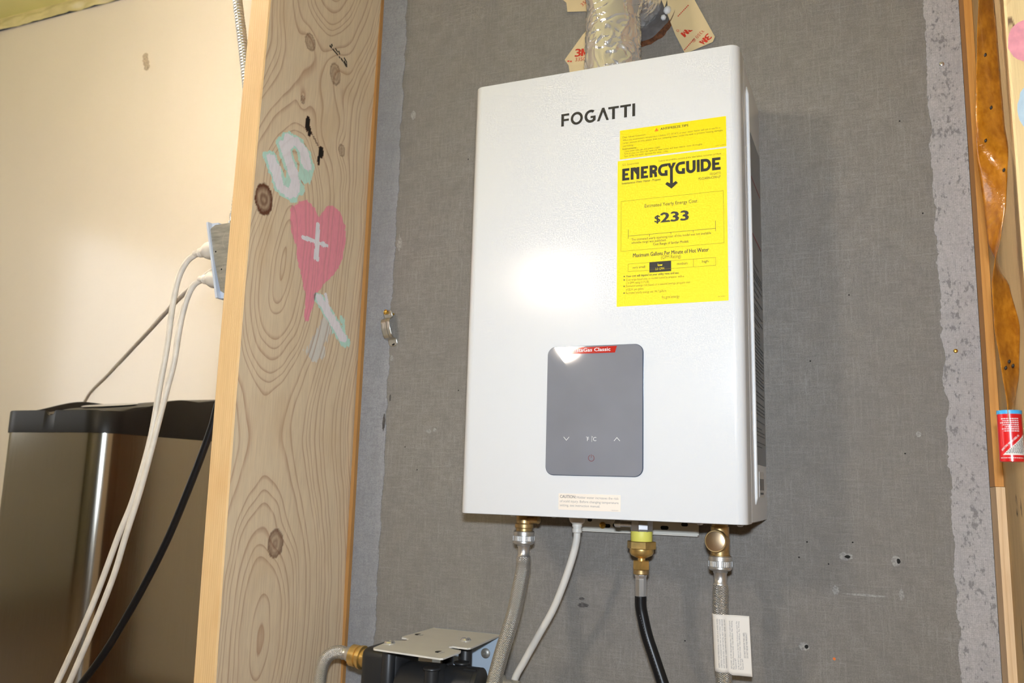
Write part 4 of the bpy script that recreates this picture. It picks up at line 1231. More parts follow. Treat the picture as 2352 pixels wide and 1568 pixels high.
# opening in the board around the pipe
HC = (0.176, 0.768)
def ring_patch(name, r0, r1, y, mat, seed, a0=0, a1=360, amp=0.1, th=0.003):
    V, F = [], []
    n = 72
    for i in range(n + 1):
        a = math.radians(a0 + (a1 - a0) * i / n)
        ja = 1 + amp * fbm(cos(a) * 4, sin(a) * 4, seed, 4)
        jb = 1 + amp * fbm(cos(a) * 4, sin(a) * 4, seed + 7, 4)
        V += [(HC[0] + r0 * ja * cos(a), y, HC[1] + r0 * ja * sin(a)), (HC[0] + r1 * jb * cos(a), y + th, HC[1] + r1 * jb * sin(a)), (HC[0] + (r0 + r1) / 2 * cos(a), y - th * 0.7, HC[1] + (r0 + r1) / 2 * sin(a))]
    for i in range(n):
        q = i * 3
        F += [(q, q + 2, q + 5, q + 3), (q + 2, q + 1, q + 4, q + 5)]
    return O(name, (V, F), mat, wall, smooth=True)
ring_patch('sealant_ring', 0.036, 0.060, -0.0030, CHAR, 3.0, amp=0.05)
ring_patch('torn_hole_edge', 0.0575, 0.0665, -0.0022, TORN, 9.0, amp=0.05)
bl = [lathe([(0.001, -0.006), (0.0052, -0.003), (0.0056, 0.002), (0.003, 0.006), (0.0005, 0.007)], 12, frame((0.2245, -0.006, 0.7525), (0.35, 0, 1))),
      lathe([(0.001, -0.004), (0.0042, -0.002), (0.0042, 0.002), (0.001, 0.004)], 12, frame((0.2185, -0.005, 0.7425), (1, 0, 0.1)))]
O('caulk_blob', join(*bl), CAULK, wall, smooth=True)

# strips of tape with printed liner stuck on the wall round the vent
def emblem(u, v, cap, rot):
    q = Ink()
    q.text('3', 0, 0, cap, cap * 0.72, 0.03)
    a, w, t = cap * 0.78, cap * 0.95, cap * 0.30
    q.poly([(a, 0), (a + t, 0), (a + t, cap * 0.52), (a + w / 2, 0), (a + w - t, cap * 0.52), (a + w - t, 0), (a + w, 0), (a + w, cap), (a + w - t * 0.95, cap), (a + w / 2, cap * 0.42), (a + t * 0.95, cap), (a, cap)])
    c_, s_ = cos(rot), sin(rot)
    q.v = [(u + x * c_ - y * s_, v + x * s_ + y * c_) for x, y in q.v]
    return q
def tape(name, poly, label, prints, curl=0.0, y=-0.0022):
    V, F = [], []
    n = len(poly)
    k = prism(poly, lambda u, v, h: (u, y - h - curl * max(0, v - 0.72) * 0.9, v), 0.0, 0.0006)
    o = O(name, k, LINER, None, base=(poly[0][0], y, poly[0][1]))
    tag(o, label, 'tape', 'liner-backed tape strips round the vent')
    for s, u, v, cap, rot, bo, fl in prints:
        if s == '3M': q = emblem(u, v, cap, rot)
        elif s[0] == '~':      # illegible fine print
            q = Ink(); c_, s_ = cos(rot), sin(rot)
            for n_ in range(len(s)):
                x0_ = n_ * cap * 1.1
                q.add([(u + x * c_ - z * s_, v + x * s_ + z * c_) for x, z in ((x0_, 0), (x0_ + cap * 0.8, 0), (x0_ + cap * 0.8, cap * 0.6), (x0_, cap * 0.6))], [(0, 1, 2, 3)])
        else:
            q = Ink(); q.text(s, u, v, cap, None, bo, rot, fl)
        keep = [f for f in q.f if sum(inside(q.v[i][0], q.v[i][1], poly) for i in f) >= len(f) - 0]
        q.f = keep
        if keep: q.put('tape_print', lambda a, b: (a, y - 0.0009 - curl * max(0, b - 0.72) * 0.9, b), TAPE_RED, o)
    return o
ra = math.radians(-115)
tape('tape_strip', [(0.2140, 0.7760), (0.2010, 0.8080), (0.2560, 0.8080), (0.2660, 0.7610), (0.2946, 0.6979), (0.2914, 0.6901), (0.2550, 0.6800), (0.2500, 0.6800), (0.2360, 0.7120), (0.2260, 0.7420)],
     'tan liner-backed tape strip right of the foil vent, with red print', [
         ('3M', 0.2570, 0.7235, 0.0100, math.radians(220), 0.012, False), ('3350', 0.2475, 0.7285, 0.0052, math.radians(222), 0.0, False),
         ('3M', 0.2838, 0.7050, 0.0100, math.radians(222), 0.012, False), ('3350 ®', 0.2760, 0.7130, 0.0052, math.radians(224), 0.0, False), ('~~~~~~~~', 0.2640, 0.7010, 0.0026, math.radians(226), 0.0, False),
         ('~~~~~~~~', 0.2560, 0.7560, 0.0026, math.radians(222), 0.0, False)], curl=0.05)
tape('tape_strip', [(0.1060, 0.7560), (0.0889, 0.7402), (0.0598, 0.7034), (0.0610, 0.7010), (0.0665, 0.6925), (0.0685, 0.6800), (0.1300, 0.6750), (0.1500, 0.70)],
     'tan liner-backed tape strip left of the foil vent, just above the heater', [
         ('3M', 0.0770, 0.7050, 0.0125, math.radians(-4), 0.012, False), ('3350', 0.0775, 0.6970, 0.0060, math.radians(-4), 0.0, False), ('~~~', 0.0600, 0.7000, 0.004, math.radians(-15), 0, False)])
tape('tape_strip', [(0.0450, 0.8180), (0.0609, 0.8013), (0.0627, 0.7851), (0.0980, 0.7790), (0.1150, 0.7900), (0.1050, 0.8180)],
     'short tan tape strip at the upper left of the vent, cut by the top edge', [('3M', 0.0965, 0.7960, 0.0125, math.radians(40), 0.012, False), ('350', 0.0885, 0.7890, 0.0060, math.radians(40), 0, False)])

# ------------------------------------------------------------------ conduit strap on the wall
stp = empty('conduit_strap', (-0.232, 0.0, 0.285), 'loose zinc conduit strap held by one gold screw on the grey wall', 'strap')
stprof = [(0.0, 0.0335), (0.0, 0.020), (-0.0105, 0.0165), (-0.0135, 0.012), (-0.0150, 0.0), (-0.0135, -0.012), (-0.0105, -0.0165), (0.0, -0.020), (0.0, -0.0335)]  # (out, along)
def strap_fn(out, along, w):
    tl = math.radians(-14)
    c_ = Vector((-0.2325, -0.0050, 0.2835))
    ly = Vector((sin(-tl) * 0.75, -0.02, cos(tl)))
    lyn = Vector((0.26, 0.22, 0.94)).normalized() * -1
    lyn = Vector((-0.14, -0.20, 0.97)).normalized()
    lw = Vector((1, 0, 0.14)).normalized()
    lo = lyn.cross(lw) * -1
    if lo.y > 0: lo = -lo
    return c_ + lyn * along * 0.9 + lw * w + lo * (-out * 1.0)
V, F = [], []
prof = []
for i in range(len(stprof) - 1):
    for q in range(5):
        t = q / 5
        prof.append((stprof[i][0] + (stprof[i + 1][0] - stprof[i][0]) * t, stprof[i][1] + (stprof[i + 1][1] - stprof[i][1]) * t))
prof.append(stprof[-1])
ws = [-0.0080, -0.0065, -0.0022, -0.001, 0.001, 0.0022, 0.0065, 0.0080]
for out, al in prof:
    mid = abs(al) < 0.017
    hw = 1.0 if abs(al) < 0.027 else sqrt(max(0.05, 1 - ((abs(al) - 0.027) / 0.0072) ** 2))
    for w_ in ws:
        rib = 0.0016 if (abs(w_) < 0.0015 and mid) else 0.0
        V.append(strap_fn(out - rib, al, w_ * hw))
c = len(ws)
for i in range(len(prof) - 1):
    for q in range(c - 1): F.append((i * c + q, i * c + q + 1, (i + 1) * c + q + 1, (i + 1) * c + q))
sb = O('strap_body', (V, F), ZINC, stp, smooth=40)
so = sb.modifiers.new('thickness', 'SOLIDIFY'); so.thickness = 0.0011
p1 = strap_fn(0.0, 0.0290, 0); p2 = strap_fn(0.0, -0.0285, 0)
O('screw', lathe([(0.0018, -0.012), (0.0018, 0.002), (0.0042, 0.004), (0.0044, 0.0055), (0.0030, 0.0065), (0.0012, 0.0045)], 18, frame(p1, (-0.45, -1, 0.08))), GOLD_SCREW, stp, smooth=35)
O('strap_hole', lathe([(0.0030, 0), (0.0030, 0.0004), (0.0028, 0.0005)], 18, frame(p2 + Vector((0, -0.0006, 0)), (-0.1, -1, 0.1))), DARK, stp)

# ------------------------------------------------------------------ pump below the heater
pm = empty('water_pump', (-0.085, -0.09, -0.30), 'black water pump hung under a white bracket plate with screws', 'pump')
ZP = -0.177
plate = [(-0.1213, -0.1890), (-0.1180, -0.1910), (-0.0180, -0.2015), (-0.0146, -0.1990), (-0.0150, -0.1500), (-0.0178, -0.1420), (-0.0260, -0.1400), (-0.0400, -0.1350), (-0.0428, -0.1270), (-0.0400, -0.1215), (-0.0180, -0.1235), (-0.0150, -0.1190),
         (-0.0210, -0.0050), (-0.1311, -0.0050), (-0.1330, -0.0950), (-0.1305, -0.1000), (-0.1230, -0.1010), (-0.1145, -0.1075), (-0.1130, -0.1150), (-0.1180, -0.1230), (-0.1250, -0.1260), (-0.1300, -0.1280), (-0.1310, -0.1330), (-0.1240, -0.1850)]
mb = O('bracket_plate', prism(plate, lambda u, v, h: (u, v, ZP - h), 0.0, 0.0022), WHITE_PAINT, pm)
O('wall_flange', prism([(-0.1311, ZP), (-0.0210, ZP), (-0.0210, -0.255), (-0.1311, -0.255)], lambda u, v, h: (u, h, v), -0.0050, -0.0028), M('blue_white_paint', S(188, 205, 222), 0.4), pm)
for x, y in ((-0.1199, -0.1508), (-0.0428, -0.0763)):
    O('plate_screw', lathe([(0.0072, 0.0), (0.0075, 0.0015), (0.0060, 0.0036), (0.0024, 0.0042), (0.0018, 0.0030)], 22, frame((x, y, ZP))), CHROME, pm, smooth=35)
    O('spacer', lathe([(0.0034, 0.0), (0.0034, 0.010)], 18, frame((x, y, ZP - 0.0022), (0, 0, -1))), CHROME, pm, smooth=35)
    O('screw_boss', lathe([(0.0088, 0.0), (0.0092, 0.001), (0.0096, 0.050)], 24, frame((x, y, ZP - 0.011), (0, 0, -1))), PUMP_BLACK, pm, smooth=35)
screw_head(-0.0440, -0.0050, -0.2050, 0.0072, STEEL_DARK, pm, 'flange_screw')
for x, y, rx in ((-0.1205, -0.0688, 0.0058), (-0.0363, -0.1664, 0.0058)):
    O('plate_slot', lathe([(0.0062, 0), (0.0062, 0.0003)], 20, frame((x, y, ZP + 0.0001))), DARK, mb)
    O('slot_edge', prism([(x + 0.0008 + 0.0054 * cos(a * pi / 8), y + 0.0054 * sin(a * pi / 8)) for a in range(-4, 5)], lambda u, v, h: (u, v, ZP + h), 0.0003, 0.0006), WHITE_PAINT, mb)
for x, y, zt_ in ((-0.0470, -0.1660, -0.197), (-0.0340, -0.1050, -0.199), (-0.079, -0.060, -0.196)):
    O('screw_boss', lathe([(0.0105, 0.0), (0.0112, 0.001), (0.0112, 0.0022), (0.0090, 0.0035), (0.0096, 0.060)], 24, frame((x, y, zt_), (0, 0, -1))), PUMP_BLACK, pm, smooth=35)
O('pump_head', box(-0.1660, -0.1060, -0.152, -0.085, -0.300, -0.1850, 0.012, 4), PUMP_BLACK, pm, smooth=35)
O('pump_body', lathe([(0.020, 0.0), (0.034, 0.004), (0.038, 0.012), (0.038, 0.060), (0.030, 0.068), (0.026, 0.072)], 40, frame((-0.112, -0.130, -0.238), (1, 0.06, 0))), PUMP_BLACK, pm, smooth=35)
O('outlet_barrel', lathe([(0.026, 0.0), (0.026, 0.040), (0.0265, 0.0405), (0.0265, 0.046), (0.022, 0.048)], 40, frame((-0.046, -0.118, -0.228), (1, 0.05, 0))), PUMP_BLACK, pm, smooth=35)
for q in range(4):
    a = math.radians(70 + q * 22)
    O('barrel_ridge', box(-0.020, -0.002, -0.1180 - 0.0262 * cos(a) - 0.001, -0.1180 - 0.0262 * cos(a) + 0.001, -0.228 + 0.0262 * sin(a) - 0.001, -0.228 + 0.0262 * sin(a) + 0.001), PUMP_BLACK, pm)
O('outlet_fitting', lathe([(0.010, -0.004), (0.013, 0.0), (0.0135, 0.010), (0.0085, 0.012), (0.0085, 0.020), (0.0095, 0.0205), (0.0095, 0.034)], 30, frame((0.010, -0.090, -0.226), (1, 0, -0.05))), STEEL_DARK, pm, smooth=35)
# elbow hose into the pump
eh = empty('elbow_hose', (-0.21, -0.12, -0.3), 'short braided steel elbow hose with a brass nut entering the pump from the left', 'hose', 'braided water hoses')
O('brass_nut', lathe([(0.0130, 0.0), (0.0146, 0.001), (0.0146, 0.010), (0.0128, 0.011), (0.0128, 0.015)], 30, frame((-0.1930, -0.128, -0.2020), (1, 0.0, -0.10))), BRASS, eh, smooth=35)
O('brass_collar', lathe([(0.0135, 0.0), (0.0158, 0.0008), (0.0158, 0.0045), (0.0125, 0.0055), (0.0125, 0.0125)], 30, frame((-0.1790, -0.128, -0.2034), (1, 0.0, -0.10))), BRASS, eh, smooth=35)
O('ferrule', lathe([(0.0085, 0.0), (0.0092, 0.001), (0.0082, 0.006), (0.0100, 0.0080), (0.0104, 0.013), (0.0112, 0.014)], 28, frame((-0.2070, -0.128, -0.2006), (1, 0.0, -0.10))), STEEL, eh, smooth=35)
vf, uv = tube(spline([(-0.2040, -0.128, -0.2009), (-0.2130, -0.128, -0.2000), (-0.2240, -0.128, -0.2025), (-0.2330, -0.1285, -0.2090), (-0.2395, -0.129, -0.2210), (-0.2415, -0.130, -0.2350), (-0.2415, -0.131, -0.26), (-0.241, -0.132, -0.30), (-0.240, -0.133, -0.38), (-0.236, -0.136, -0.45), (-0.22, -0.15, -0.4905)], 12), 0.0090, 24)
O('braid', vf, BRAID, eh, smooth=True, uv=uv)

# ------------------------------------------------------------------ steel bin behind the stud
BX0, BX1, BY0, BY1 = -1.1640, -0.8750, 0.020, 0.430
bn = empty('trash_bin', (-1.02, 0.22, FLOOR), 'brushed stainless steel trash bin with a black lid', 'trash bin')
BRUSHED = bpy.data.materials.new('brushed_stainless')
nt, nn, ll, bs = nodes_of(BRUSHED)
fb = noise_n(nt, coords(nt, (1, 1, 0.015)), 900, 2)
sc_ = noise_n(nt, coords(nt, (0.2, 0.2, 1)), 300, 4, 0.7)
c = mix(nt, (0.43, 0.41, 0.36, 1), (0.52, 0.50, 0.45, 1), fb)
ll.new(c, bs.inputs['Base Color']); bs.inputs['Metallic'].default_value = 1.0
ll.new(math_n(nt, 'ADD', math_n(nt, 'MULTIPLY', fb, 0.10), 0.12), bs.inputs['Roughness'])
bump(nt, bs, fb, 0.04, 0.0004)
lp = rrect(BX0, BX1, BY0, BY1, 0.046, 14)
O('body', prism(lp, lambda u, v, h: (u, v, h), FLOOR + 0.012, 0.1150), BRUSHED, bn, smooth=35)
O('base_ring', prism(rrect(BX0 + 0.004, BX1 - 0.004, BY0 + 0.004, BY1 - 0.004, 0.034, 8), lambda u, v, h: (u, v, h), FLOOR, FLOOR + 0.012), BLACK_PLASTIC, bn)
def ltop(x, y):
    t = max(0.0, min(1.0, (y - 0.045) / 0.18))
    z = 0.1585 + 0.038 * t * t * (3 - 2 * t)
    if y > 0.25: z -= 0.02 * ((y - 0.25) / 0.18) ** 2
    d = (x + 1.0195) / 0.0120
    if y < BY0 + 0.02 and abs(d) < 1: z -= 0.0100 * sqrt(1 - d * d)
    return z
lo = rrect(BX0 - 0.003, BX1 + 0.003, BY0 - 0.003, BY1 + 0.003, 0.049, 14, 0.003)
V, F = [], []
n = len(lo)
def ins(u, v, k_):
    cx, cy = (BX0 + BX1) / 2, (BY0 + BY1) / 2
    return cx + (u - cx) * (1 - k_ / 0.145), cy + (v - cy) * (1 - k_ / 0.205)
rows = []
for u, v in lo: rows.append((u, v, 0.1145))
for u, v in lo: rows.append((u, v, 0.1165))
for u, v in lo: rows.append((u, v, ltop(u, v) - 0.002))
for u, v in lo: a, b = ins(u, v, 0.0010); rows.append((a, b, ltop(u, v)))
for u, v in lo: a, b = ins(u, v, 0.0050); rows.append((a, b, ltop(u, v)))
for u, v in lo: a, b = ins(u, v, 0.0065); rows.append((a, b, ltop(u, v) - 0.003))
for u, v in lo: a, b = ins(u, v, 0.0075); rows.append((a, b, 0.135 + (ltop(u, v) - 0.1585) * 0.9))
V = rows
for i in range(6):
    for q in range(n): F.append((i * n + q, i * n + (q + 1) % n, (i + 1) * n + (q + 1) % n, (i + 1) * n + q))
F.append(tuple(6 * n + q for q in range(n)))
lid = O('lid', (V, F), BLACK_PLASTIC, bn, smooth=40)
# raised centre of the lid with its metal oval
def hump(name):
    V, F = [], []
    rows = []
    for k_, (ix, iy0, zz) in enumerate(((0.0, 0.0, 0.130), (0.002, 0.002, 0.152), (0.028, 0.050, 0.1835), (0.034, 0.060, 0.1855))):
        lpz = rrect(-1.105 + ix, -0.8860 - ix * 0.15, 0.0300 + iy0, 0.400 - iy0 * 0.1, 0.02, 6)
        rows.append([(u, v, zz + (0.16 * (v - 0.20) if k_ > 1 else 0.0)) for u, v in lpz])
    n = len(rows[0])
    for r_ in rows: V += r_
    for i in range(len(rows) - 1):
        for q in range(n): F.append((i * n + q, i * n + (q + 1) % n, (i + 1) * n + (q + 1) % n, (i + 1) * n + q))
    F.append(tuple((len(rows) - 1) * n + q for q in range(n)))
    return V, F
O('lid_centre', hump('h'), BLACK_PLASTIC, bn, smooth=30)
O('lid_oval', lathe([(0.052, 0.0), (0.056, 0.0018), (0.052, 0.0030), (0.046, 0.0026)], 48, frame((-1.018, 0.158, 0.1800), (0, -0.16, 1))), CHROME, bn, smooth=40)

# ------------------------------------------------------------------ junction box, plugs and cords on the back of the stud
jb = empty('junction_box', (-0.35, -0.23, 0.285), 'grey metal junction box with a pale cover plate on the left of the painted stud', 'electrical box')
XSL = SXL + bow(0.33) - 0.0006
pa, pb = Vector((-0.3775, 0, 0.3937)), Vector((-0.3488, 0, 0.2819))
dn = (pb - pa).normalized(); nr_ = Vector((-dn.z, 0, dn.x)) * -1
if nr_.x < 0: nr_ = -nr_
o1 = nr_ * 0.0032
O('cover_plate', prism([(pa.x, pa.z), (pb.x, pb.z), (pb.x + o1.x, pb.z + o1.z), (pa.x + o1.x, pa.z + o1.z)], lambda u, v, h: (u, h, v), -0.2820, -0.1720), BLUE_WHITE, jb)
c1 = pa + dn * 0.004 + o1; c2 = pb - dn * 0.004 + o1
body = [(c1.x, c1.z - 0.012), (c1.x + 0.003, c1.z - 0.005), (c1.x + 0.010, c1.z - 0.001), (XSL, c1.z), (XSL, c2.z + 0.002), (c2.x + 0.010, c2.z + 0.002), (c2.x + 0.003, c2.z + 0.006), (c2.x, c2.z + 0.014)]
jbb = O('box_body', prism(body, lambda u, v, h: (u, h, v), -0.2790, -0.1760), STEEL_DARK, jb)
O('plate_back', prism([(pa.x + o1.x, pa.z + o1.z), (pb.x + o1.x, pb.z + o1.z), (pb.x + o1.x + 0.010, pb.z + o1.z), (pa.x + o1.x + 0.012, pa.z + o1.z)], lambda u, v, h: (u, h, v), -0.2740, -0.1800), BLUE_WHITE, jb)
for x, z in ((-0.3610, 0.3520), (-0.3480, 0.3255)):
    k = Ink(); k.disc(x + 0.003, z - 0.002, 0.0013, n=12); k.put('box_hole', lambda u, v: (u, -0.2792, v), DARK, jbb)
KO = M('scribed_line', (0.62, 0.60, 0.54, 1), 0.4, 0.8)
for zc_ in (0.360, 0.312):
    k = Ink(); k.line(arc(-0.330, zc_ + 0.006, 0.017, 0.017, 140, 222, 12), 0.0004); k.put('knockout', lambda u, v: (u, -0.2792, v), KO, jbb)
O('conduit_connector', join(lathe([(0.0085, 0.0), (0.0095, 0.001), (0.0095, 0.006), (0.0075, 0.007), (0.0080, 0.012), (0.0085, 0.0125), (0.0085, 0.018)], 20, frame((-0.3430, -0.262, c1.z), (0, 0, 1)))), CHROME, jb, smooth=35)
# flexible metal conduit coming down from the ceiling
cpth = spline([(-0.60, -0.232, 1.594), (-0.56, -0.232, 1.40), (-0.480, -0.232, 1.10), (-0.425, -0.232, 0.87), (-0.4032, -0.232, 0.774), (-0.3885, -0.232, 0.7122), (-0.3741, -0.233, 0.6519), (-0.358, -0.236, 0.58), (-0.345, -0.250, 0.50), (-0.343, -0.260, 0.44), (-0.3430, -0.262, 0.407)], 60)
dense = []
for i in range(len(cpth) - 1):
    for q in range(2): dense.append(cpth[i].lerp(cpth[i + 1], q / 2))
vf, uv = tube(dense, lambda s: 0.0066 + 0.0011 * abs(sin(s * pi / 0.0052)), 16)
cd = O('flexible_conduit', vf, STEEL, None, base=(-0.347, -0.25, 0.407), smooth=True)
tag(cd, 'ribbed flexible metal conduit running down behind the painted stud', 'conduit')

def cord(name, pts, r, mat, label, group, plug=None, per=10):
    e = empty(name, pts[0], label, 'cord', group)
    vf, uv = tube(spline(pts, per), r, 16)
    O('cord', vf, mat, e, smooth=True)
    if plug:
        loc, ax, L = plug
        O('plug', lathe([(0.0135, 0.0), (0.0140, 0.003), (0.0130, L * 0.5), (0.0100, L * 0.62), (0.0072, L * 0.7), (0.0075, L * 0.74), (0.0066, L * 0.77), (0.0070, L * 0.82), (0.0058, L * 0.86), (0.0052, L)], 20, frame(loc, ax)), mat, e, smooth=30)
    return e
YC = -0.255
A_ = [(-0.4134, 0.3583), (-0.4328, 0.348), (-0.4464, 0.3226), (-0.4525, 0.2836), (-0.4562, 0.219), (-0.4632, 0.1554), (-0.4709, 0.0864), (-0.4915, 0.0038), (-0.5132, -0.0508), (-0.5503, -0.151), (-0.6013, -0.26), (-0.655, -0.36), (-0.70, -0.45), (-0.76, -0.4955)]
C_ = [(-0.4007, 0.3181), (-0.4161, 0.3107), (-0.4275, 0.2887), (-0.4353, 0.2503), (-0.4398, 0.1993), (-0.4491, 0.1552), (-0.4643, 0.0802), (-0.4802, 0.0121), (-0.4984, -0.0495), (-0.5133, -0.104), (-0.5396, -0.1716), (-0.5775, -0.2573), (-0.625, -0.36), (-0.67, -0.45), (-0.73, -0.4955)]
cord('power_cord', [(x, YC, z) for x, z in A_], 0.0042, WHITE_CORD, 'off-white cord from the upper plug, the left of the two falling before the bin', 'off-white cords at the junction box',
     ((-0.3680, -0.255, 0.3630), (-1, 0, -0.10), 0.052))
cord('power_cord', [(x + (0.0065 if i > 5 else 0.0), YC - (0.007 if i > 5 else 0.0), z) for i, (x, z) in enumerate(C_)], 0.0042, WHITE_CORD, 'off-white cord from the lower plug, the right of the two falling before the bin', 'off-white cords at the junction box',
     ((-0.3580, -0.255, 0.3160), (-1, 0, 0.06), 0.048))
cord('power_cord', [(-0.372, -0.225, 0.3440), (-0.3909, -0.235, 0.3421), (-0.5410, -0.150, 0.3256), (-0.7416, -0.016, 0.3036), (-0.9422, 0.118, 0.2815), (-1.1428, 0.252, 0.2595), (-1.3952, 0.42, 0.2300), (-1.47, 0.46, 0.15), (-1.48, 0.47, -0.10), (-1.48, 0.48, -0.42), (-1.46, 0.50, -0.4958)], 0.0040, WHITE_CORD,
     'off-white cord slanting from the junction box to behind the bin lid', 'off-white cords at the junction box')
cord('power_cord', [(-0.347, -0.20, 0.262), (-0.356, -0.225, 0.21), (-0.3755, -0.23, 0.138), (-0.3837, -0.23, 0.1038), (-0.4117, -0.23, 0.0276), (-0.4476, -0.23, -0.0566), (-0.4915, -0.23, -0.1366), (-0.5398, -0.23, -0.2115), (-0.5811, -0.23, -0.2625), (-0.64, -0.23, -0.33), (-0.67, -0.19, -0.42), (-0.69, -0.12, -0.488), (-0.68, -0.04, -0.4945)], 0.0054, BLACK_RUBBER,
     'thick black cord hanging in front of the steel bin', None)

# ------------------------------------------------------------------ fly ribbon on the right stud
fr_ = empty('fly_ribbon', (0.606, -0.270, 0.07), 'amber twisted fly ribbon hanging from the top edge with its red tube at the bottom', 'fly ribbon')
AMBER = bpy.data.materials.new('amber_sticky_film')
nt, nn, ll, bs = nodes_of(AMBER)
f1 = noise_n(nt, coords(nt, (1, 1, 0.6)), 120, 4)
f2 = noise_n(nt, coords(nt, (1, 1, 1)), 18, 3)
c = mix(nt, S(150, 88, 14), S(196, 126, 30), ramp(nt, f1, [(0.35, 0.0), (0.65, 1.0)]))
c = mix(nt, c, S(128, 66, 10), math_n(nt, 'MULTIPLY', ramp(nt, f2, [(0.45, 0.0), (0.65, 1.0)]), 0.5))
ll.new(c, bs.inputs['Base Color'])
bs.inputs['Roughness'].default_value = 0.16
bs.inputs['Coat Weight'].default_value = 0.6
bump(nt, bs, noise_n(nt, coords(nt, (1, 1, 1)), 300, 3), 0.55, 0.0006)
keys = [(0.80, 100, 0.612), (0.66, 78, 0.6118), (0.56, 58, 0.6113), (0.535, 54, 0.6112), (0.49, 42, 0.6095), (0.445, 32, 0.6080), (0.40, 20, 0.6070), (0.35, -38, 0.6072), (0.32, -52, 0.6066), (0.285, -72, 0.6040), (0.262, -100, 0.6042), (0.24, -128, 0.6068), (0.20, -146, 0.6096), (0.157, -128, 0.6098), (0.128, -112, 0.6088), (0.10, -100, 0.607)]
def key(z, i):
    for a, b in zip(keys, keys[1:]):
        if a[0] >= z >= b[0]:
            t = (a[0] - z) / (a[0] - b[0]); t = t * t * (3 - 2 * t) * 0.5 + t * 0.5
            return a[i] + (b[i] - a[i]) * t
    return keys[-1][i]
V, F = [], []
nzr, nwr = 260, 12
for i in range(nzr + 1):
    z = 0.80 - 0.695 * i / nzr
    th = math.radians(key(z, 1)); xc = key(z, 2)
    for j in range(nwr + 1):
        s = (j / nwr - 0.5) * 0.0275
        cv = 0.0035 * (1 - (2 * j / nwr - 1) ** 2)
        V.append((xc + s * cos(th) - cv * sin(th) * 0.5, -0.270 + s * sin(th) * 0.85 - cv * cos(th), z))
for i in range(nzr):
    for j in range(nwr):
        a = i * (nwr + 1) + j
        F.append((a, a + 1, a + nwr + 2, a + nwr + 1))
rb = O('sticky_film', (V, F), AMBER, fr_, smooth=True)
so = rb.modifiers.new('thickness', 'SOLIDIFY'); so.thickness = 0.0004
FLYM = M('dead_fly', (0.015, 0.010, 0.008, 1), 0.5)
for x, z in ((0.6060, 0.474), (0.6080, 0.418), (0.6015, 0.385), (0.6110, 0.160), (0.6050, 0.158), (0.6082, 0.164), (0.6150, 0.352)):
    zz = z; th = math.radians(key(zz, 1))
    yy = -0.2755 - abs(sin(th)) * 0.004
    O('stuck_fly', lathe([(0.0003, -0.0020), (0.0012, -0.001), (0.0013, 0.0005), (0.0004, 0.002)], 8, frame((x, yy, zz), (0.3, -0.1, 1))), FLYM, fr_, smooth=True)
CX, CY, CR, CZ0, CZ1 = 0.6062, -0.270, 0.0103, 0.0708, 0.1190
REDM = M('red_tube_card', S(214, 24, 28), 0.28, coat=0.4)
tubeb = O('cardboard_tube', lathe([(CR - 0.0006, 0.0), (CR, 0.0005), (CR, CZ1 - CZ0 - 0.0038), (CR - 0.001, CZ1 - CZ0 - 0.0038)], 48, frame((CX, CY, CZ0))), REDM, fr_, smooth=35)
tubeb['label'] = 'red printed cardboard tube with upside-down print'
O('blue_rim', lathe([(CR - 0.0002, 0.0), (CR + 0.0002, 0.0002), (CR + 0.0002, 0.0036), (CR - 0.001, 0.0038)], 48, frame((CX, CY, CZ1 - 0.0042))), M('blue_card_rim', S(70, 170, 226), 0.4), fr_, smooth=35)
def onc(u, v, off=0.0002):  # u metres around from the front, v height above the tube's foot
    a = -pi / 2 - 0.10 + u / CR
    return (CX + (CR + off) * cos(a), CY + (CR + off) * sin(a), CZ0 + v)
k = Ink()
nseg = 14
pts = [(-0.0078 + 0.0200 * i / nseg, 0.0062) for i in range(nseg + 1)]
top_ = [(-0.0078 + 0.0200 * i / nseg, 0.0062 + 0.0200 * i / nseg * 0.95) for i in range(nseg + 1)]
for i in range(nseg):
    k.add([pts[i], pts[i + 1], top_[i + 1], top_[i]], [(0, 1, 2, 3)])
k.put('white_corner', onc, TAG, tubeb)
k = Ink()
for i in range(12):
    zz = 0.0078 + i * 0.0013
    x0 = max(-0.0078 + (zz - 0.0062) / 0.95 + 0.0012, -0.0068)
    xx = x0
    random.seed(i)
    while xx < 0.0098:
        w_ = random.uniform(0.0008, 0.002); k.rect(xx, min(xx + w_, 0.0104), zz, zz + 0.0007); xx += w_ + 0.0004
k.put('dark_print', lambda u, v: onc(u, v, 0.0004), DARK_PRINT, tubeb)
k = Ink()
k.text('EFFECTIVE WHEN USED AS', -0.0080, 0.0098, 0.0016, 0.0125, 0.02)
rv = []
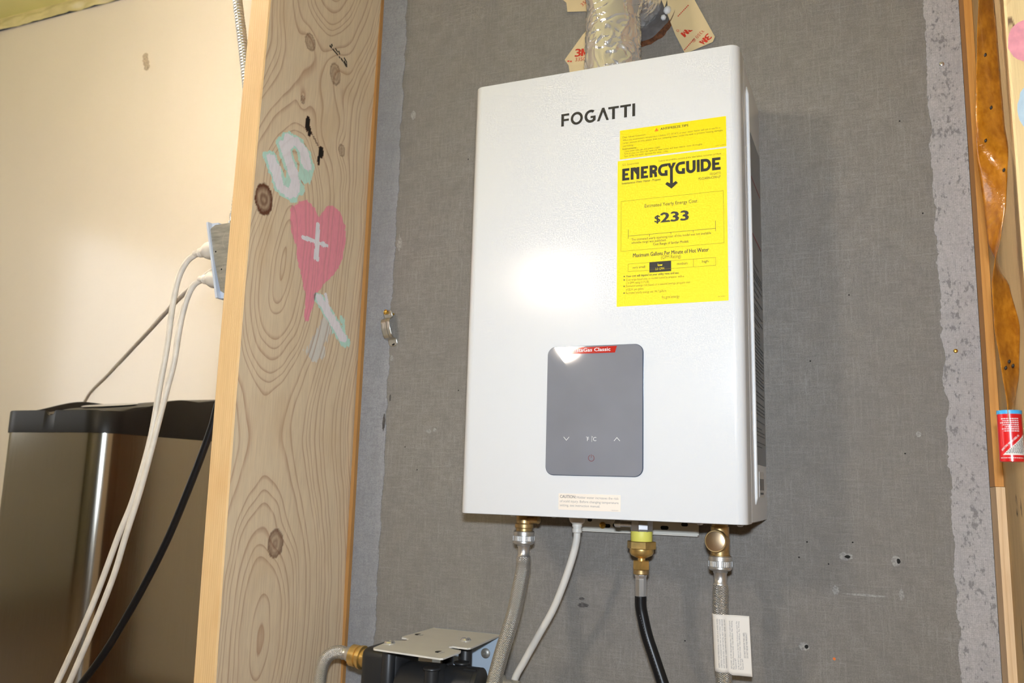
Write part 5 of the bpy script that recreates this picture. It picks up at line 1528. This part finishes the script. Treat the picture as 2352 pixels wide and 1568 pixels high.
for x, y in k.v:
    a = math.radians(43); X_, Y_ = x + 0.0080, y - 0.0098
    rv.append((-0.0080 + X_ * cos(a) - Y_ * sin(a), 0.0098 + X_ * sin(a) + Y_ * cos(a)))
k.v = rv
for i, (xr, s) in enumerate(((0.0070, ''), (0.0055, ''), (0.0080, ''), (0.0060, ''), (0.0040, ''), (0.0065, ''), (0.0050, ''))):
    kk = Ink(); xx = -0.0075
    while xx < xr:
        w_ = 0.0006 + 0.0012 * abs(sin(xx * 9000 + i)); kk.rect(xx, min(xx + w_, xr), 0, 0.0008); xx += w_ + 0.0004
    for_v = [(-x - 0.0005, 0.0400 - i * 0.0019 - y) for x, y in kk.v]
    k.add(for_v, kk.f)
kk = Ink()
for n_ in range(12): kk.rect(-0.0100 + n_ * 0.00168, -0.0100 + n_ * 0.00168 + 0.0012, 0.0032, 0.0038)
k.add(kk.v, kk.f)
k.put('white_print', lambda u, v: onc(u, v, 0.0004), WHITE_PRINT, tubeb)

# ------------------------------------------------------------------ the room's lamps
def globe(loc, r, strength, label, col):
    e = empty('globe_lamp', (loc[0], loc[1], CEIL + 0.045), label, 'lamp', 'globe lamps')
    mt = M('lit_globe', (0.9, 0.9, 0.85, 1), 0.4, emit=(col, strength))
    O('globe', lathe([(r * sin(pi * i / 10), -r * cos(pi * i / 10)) for i in range(1, 10)], 16, frame(loc)), mt, e, smooth=True)
    O('lamp_cord', tube([(loc[0], loc[1], loc[2] + r), (loc[0], loc[1], CEIL + 0.04)], 0.004, 10)[0], BLACK_RUBBER, e, smooth=True)
    O('ceiling_rose', lathe([(0.045, 0.0), (0.045, 0.012), (0.02, 0.03)], 28, frame((loc[0], loc[1], CEIL + 0.045), (0, 0, -1))), WHITE_PAINT, e, smooth=35)
globe((-0.63, -2.11, 0.82), 0.090, PENDANT_E, 'warm pendant globe lamp hanging low behind the viewer', (1.0, 0.85, 0.70, 1))
globe((-0.78, -0.36, 1.16), 0.055, CEILING_E, 'warm globe lamp close to the ceiling over the steel bin', (1.0, 0.875, 0.75, 1))
